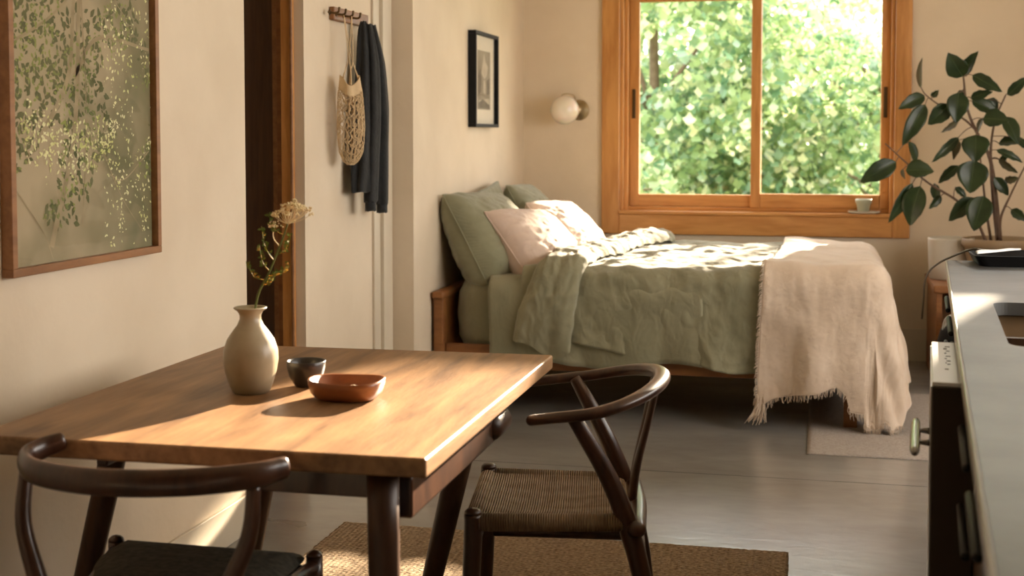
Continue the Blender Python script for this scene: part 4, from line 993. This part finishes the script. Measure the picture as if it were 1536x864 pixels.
CT = thing('worktop', 'long grey concrete kitchen worktop with a highlight painted on its front edge and a sink cut-out', 'counter', (.4, 2.8, ctop-cth))
inner = rrect(sx0, sx1, sy0, sy1, .045)
o = cobj('slab', slab_hole([(.006, ymin), (cw, ymin), (cw, ymax), (.006, ymax)], inner, ctop-cth, ctop), 'counter_concrete', CT)
cobj('front_edge', bx(0, .006, ymin, ymax, ctop-cth, ctop), 'edge_highlight', CT, bevel=.0022)  # edge highlight put into the colour of this strip
bm = BM(); rr_ = []
for z, ins in ((ctop-cth-.001, -.006), (ctop-.17, .004), (ctop-.195, .02), (ctop-.20, .06)):
    rr_.append([bm.verts.new((x, y, z)) for x, y in rrect(sx0+ins, sx1-ins, sy0+ins, sy1-ins, .045)])
for a, b in zip(rr_, rr_[1:]):
    for k in range(len(a)): bm.faces.new((a[k], a[(k+1) % len(a)], b[(k+1) % len(a)], b[k]))
bm.faces.new(rr_[-1]); SK = cobj('sink', bm, 'sink_bronze', smooth=True, solid=.002); tag(SK, 'deep bronze-coloured sink set into the grey worktop', 'sink')
# base cabinets
dwy0 = cl((.235, 2.60, 0)).y; dwy1 = cl((.262, 3.115, 0)).y
def cab(y0, y1, doors, label, bar=None):
    ym = (y0+y1)/2; loc = CM @ Vector((.3, ym, 0))
    c = thing('base_cabinet', label, 'cabinet', loc, -ca, 'kitchen base cabinets')
    bm = BM(); box(bm, .052, cw-.03, y0, y1, .10, .66); box(bm, .052, .085, y0, y1, .66, ctop-cth-.002); box(bm, cw-.06, cw-.03, y0, y1, .66, ctop-cth-.002); box(bm, .052, cw-.03, y0, y0+.018, .66, ctop-cth-.002); box(bm, .052, cw-.03, y1-.018, y1, .66, ctop-cth-.002)
    box(bm, .10, cw-.06, y0, y1, 0, .10); cobj('body', bm, 'cabinet_brown', c)
    w_ = (y1-y0)/doors
    for k in range(doors):
        a_, b_ = y0+k*w_+.002, y0+(k+1)*w_-.002
        d1 = cobj('drawer_front', bx(.032, .050, a_, b_, .70, ctop-cth-.006), 'cabinet_brown', c, bevel=.002)
        d2 = cobj('door', bx(.032, .050, a_, b_, .11, .694), 'cabinet_brown', c, bevel=.002)
        for d_, z in ((d1, .785), (d2, .64)):
            l_ = min(.16, w_*.32); m_ = (a_+b_)/2
            bm = BM(); tube(bm, [(.004, m_-l_, z), (.004, m_+l_, z)], .0075, 10, 0, round_end=True)
            for q in (-l_*.7, l_*.7): tube(bm, [(.004, m_+q, z), (.034, m_+q, z)], .0055, 8, 0)
            cobj('handle', bm, 'black_paint', d_, smooth=True)
cab(dwy1+.004, ymax-.02, 3, 'brown kitchen cabinet beyond the dishwasher, at the far end under the worktop')
cab(dwy0-.95, dwy0-.004, 2, 'brown kitchen cabinet with black bar handles, nearest side of the dishwasher')
cab(ymin, dwy0-.954, 2, 'brown kitchen cabinet in the foreground under the near end of the worktop')
# dishwasher, its door standing proud of the worktop
DW = thing('dishwasher', 'slim dishwasher with a white control strip and chrome bar handle, door proud of the worktop', 'dishwasher', CM @ Vector((.05, (dwy0+dwy1)/2, 0)), -ca)
cobj('body', bx(.032, .60, dwy0+.004, dwy1-.004, .02, .655), 'steel', DW)
px0 = cl((.209, 2.593, 0)).x
DD = cobj('door', bx(px0, .030, dwy0, dwy1, .09, .842), 'door_edge', DW, bevel=.003)
cobj('front_panel', bx(px0-.002, px0, dwy0+.001, dwy1-.001, .09, .842), 'steel', DD)
cs = cobj('control_strip', bx(px0, .028, dwy0+.002, dwy1-.002, .8425, .851), 'control_white', DW, bevel=.002)
bm = BM(); mx_ = (px0+.01)/2
def dot(bm, x, y, a, b): box(bm, x-a, x+a, y-b, y+b, .8512, .8518)
for k, (y, a, b) in enumerate([(.30, .0035, .004), (.42, .003, .005), (.45, .0015, .003), (.50, .004, .006), (.56, .002, .004), (.62, .005, .003), (.70, .002, .005), (.76, .004, .003), (.82, .0035, .008), (.88, .005, .004)]):
    yy = dwy0+(dwy1-dwy0)*y*.98; dot(bm, mx_+(.004 if k % 2 else -.001), yy, a, b)
cobj('control_marks', bm, 'control_mark', cs)
cobj('vent_groove', bx(.012, .020, dwy0+.03, dwy1-.05, .8512, .8522), 'steel', cs)
bm = BM(); hy0, hy1 = dwy0+.03, dwy0+.34; hx_ = px0-.030
tube(bm, [(hx_, hy0, .705), (hx_, hy0+.03, .705), (hx_, (hy0+hy1)/2, .705), (hx_, hy1-.03, .705), (hx_, hy1, .705)], [.0055, .0095, .0105, .0095, .0055], 18, 4, round_end=True)
for q in (hy0+.10, hy1-.10):
    tube(bm, [(hx_, q, .705), (px0-.02, q, .705), (px0-.001, q, .705)], [.0075, .0045, .0075], 12, 3)
cobj('handle', bm, 'chrome', DD, smooth=True)
# black griddle tray with a folded white cloth
ta, tb, tc_, td = atZ(1456, 396, .9), atZ(1536, 401, .9), None, None
TR = thing('tray', 'shallow black metal tray at the far end of the worktop', 'tray', (.70, 4.53, ctop))
bm = BM(); rs = []
for ins, z in ((.018, .001), (.0, .034), (-.004, .036), (.004, .036), (.022, .007)):
    rs.append([bm.verts.new((x, y, ctop+z)) for x, y in rrect(.478+ins, .98-ins, 4.40+ins, 4.66-ins, .03, 6)])
for a, b in zip(rs, rs[1:]):
    for k in range(len(a)): bm.faces.new((a[k], a[(k+1) % len(a)], b[(k+1) % len(a)], b[k]))
bm.faces.new(rs[0][::-1]); bm.faces.new(rs[-1]); obj('pan', bm, 'black_paint', TR, smooth=False)
bm = BM(); 
def cloth(u, v): x = .488+.16*u; return (x-.004*v, 4.44+.195*u+.028*(v-.5)*(1-.55*u), ctop+.037+.003+.0025*math.sin(u*11)*v+.010*math.sin(math.pi*v)*(1-u*.5))
grid(bm, 20, 8, cloth); tag(obj('folded_cloth', bm, 'control_white', smooth=True, solid=.003), 'narrow folded white cloth lying across the black tray', 'cloth')
# cord
cp = [(.52, 4.50, .945), (.478, 4.50, .948)]+[tuple(atY(x, y, Y)) for x, y, Y in ((1425, 386, 4.74), (1406, 396, 5.0), (1393, 408, 5.6), (1387, 425, 6.4), (1386, 445, 7.2), (1384, 465, 7.8), (1383, 478, 7.975))]
bm = BM(); tube(bm, cp, .0042, 8, 6); tag(obj('power_cord', bm, 'cord_black', smooth=True), 'thin dark cord curving from the black tray down to the wall', 'cord')
# origins of single-mesh things at their base
for o in list(S.objects):
    if o.type == 'MESH' and o.parent is None and 'label' in o:
        cs_ = [v.co for v in o.data.vertices]
        c_ = Vector(((min(v.x for v in cs_)+max(v.x for v in cs_))/2, (min(v.y for v in cs_)+max(v.y for v in cs_))/2, min(v.z for v in cs_)))
        o.data.transform(Matrix.Translation(-c_)); o.location = c_
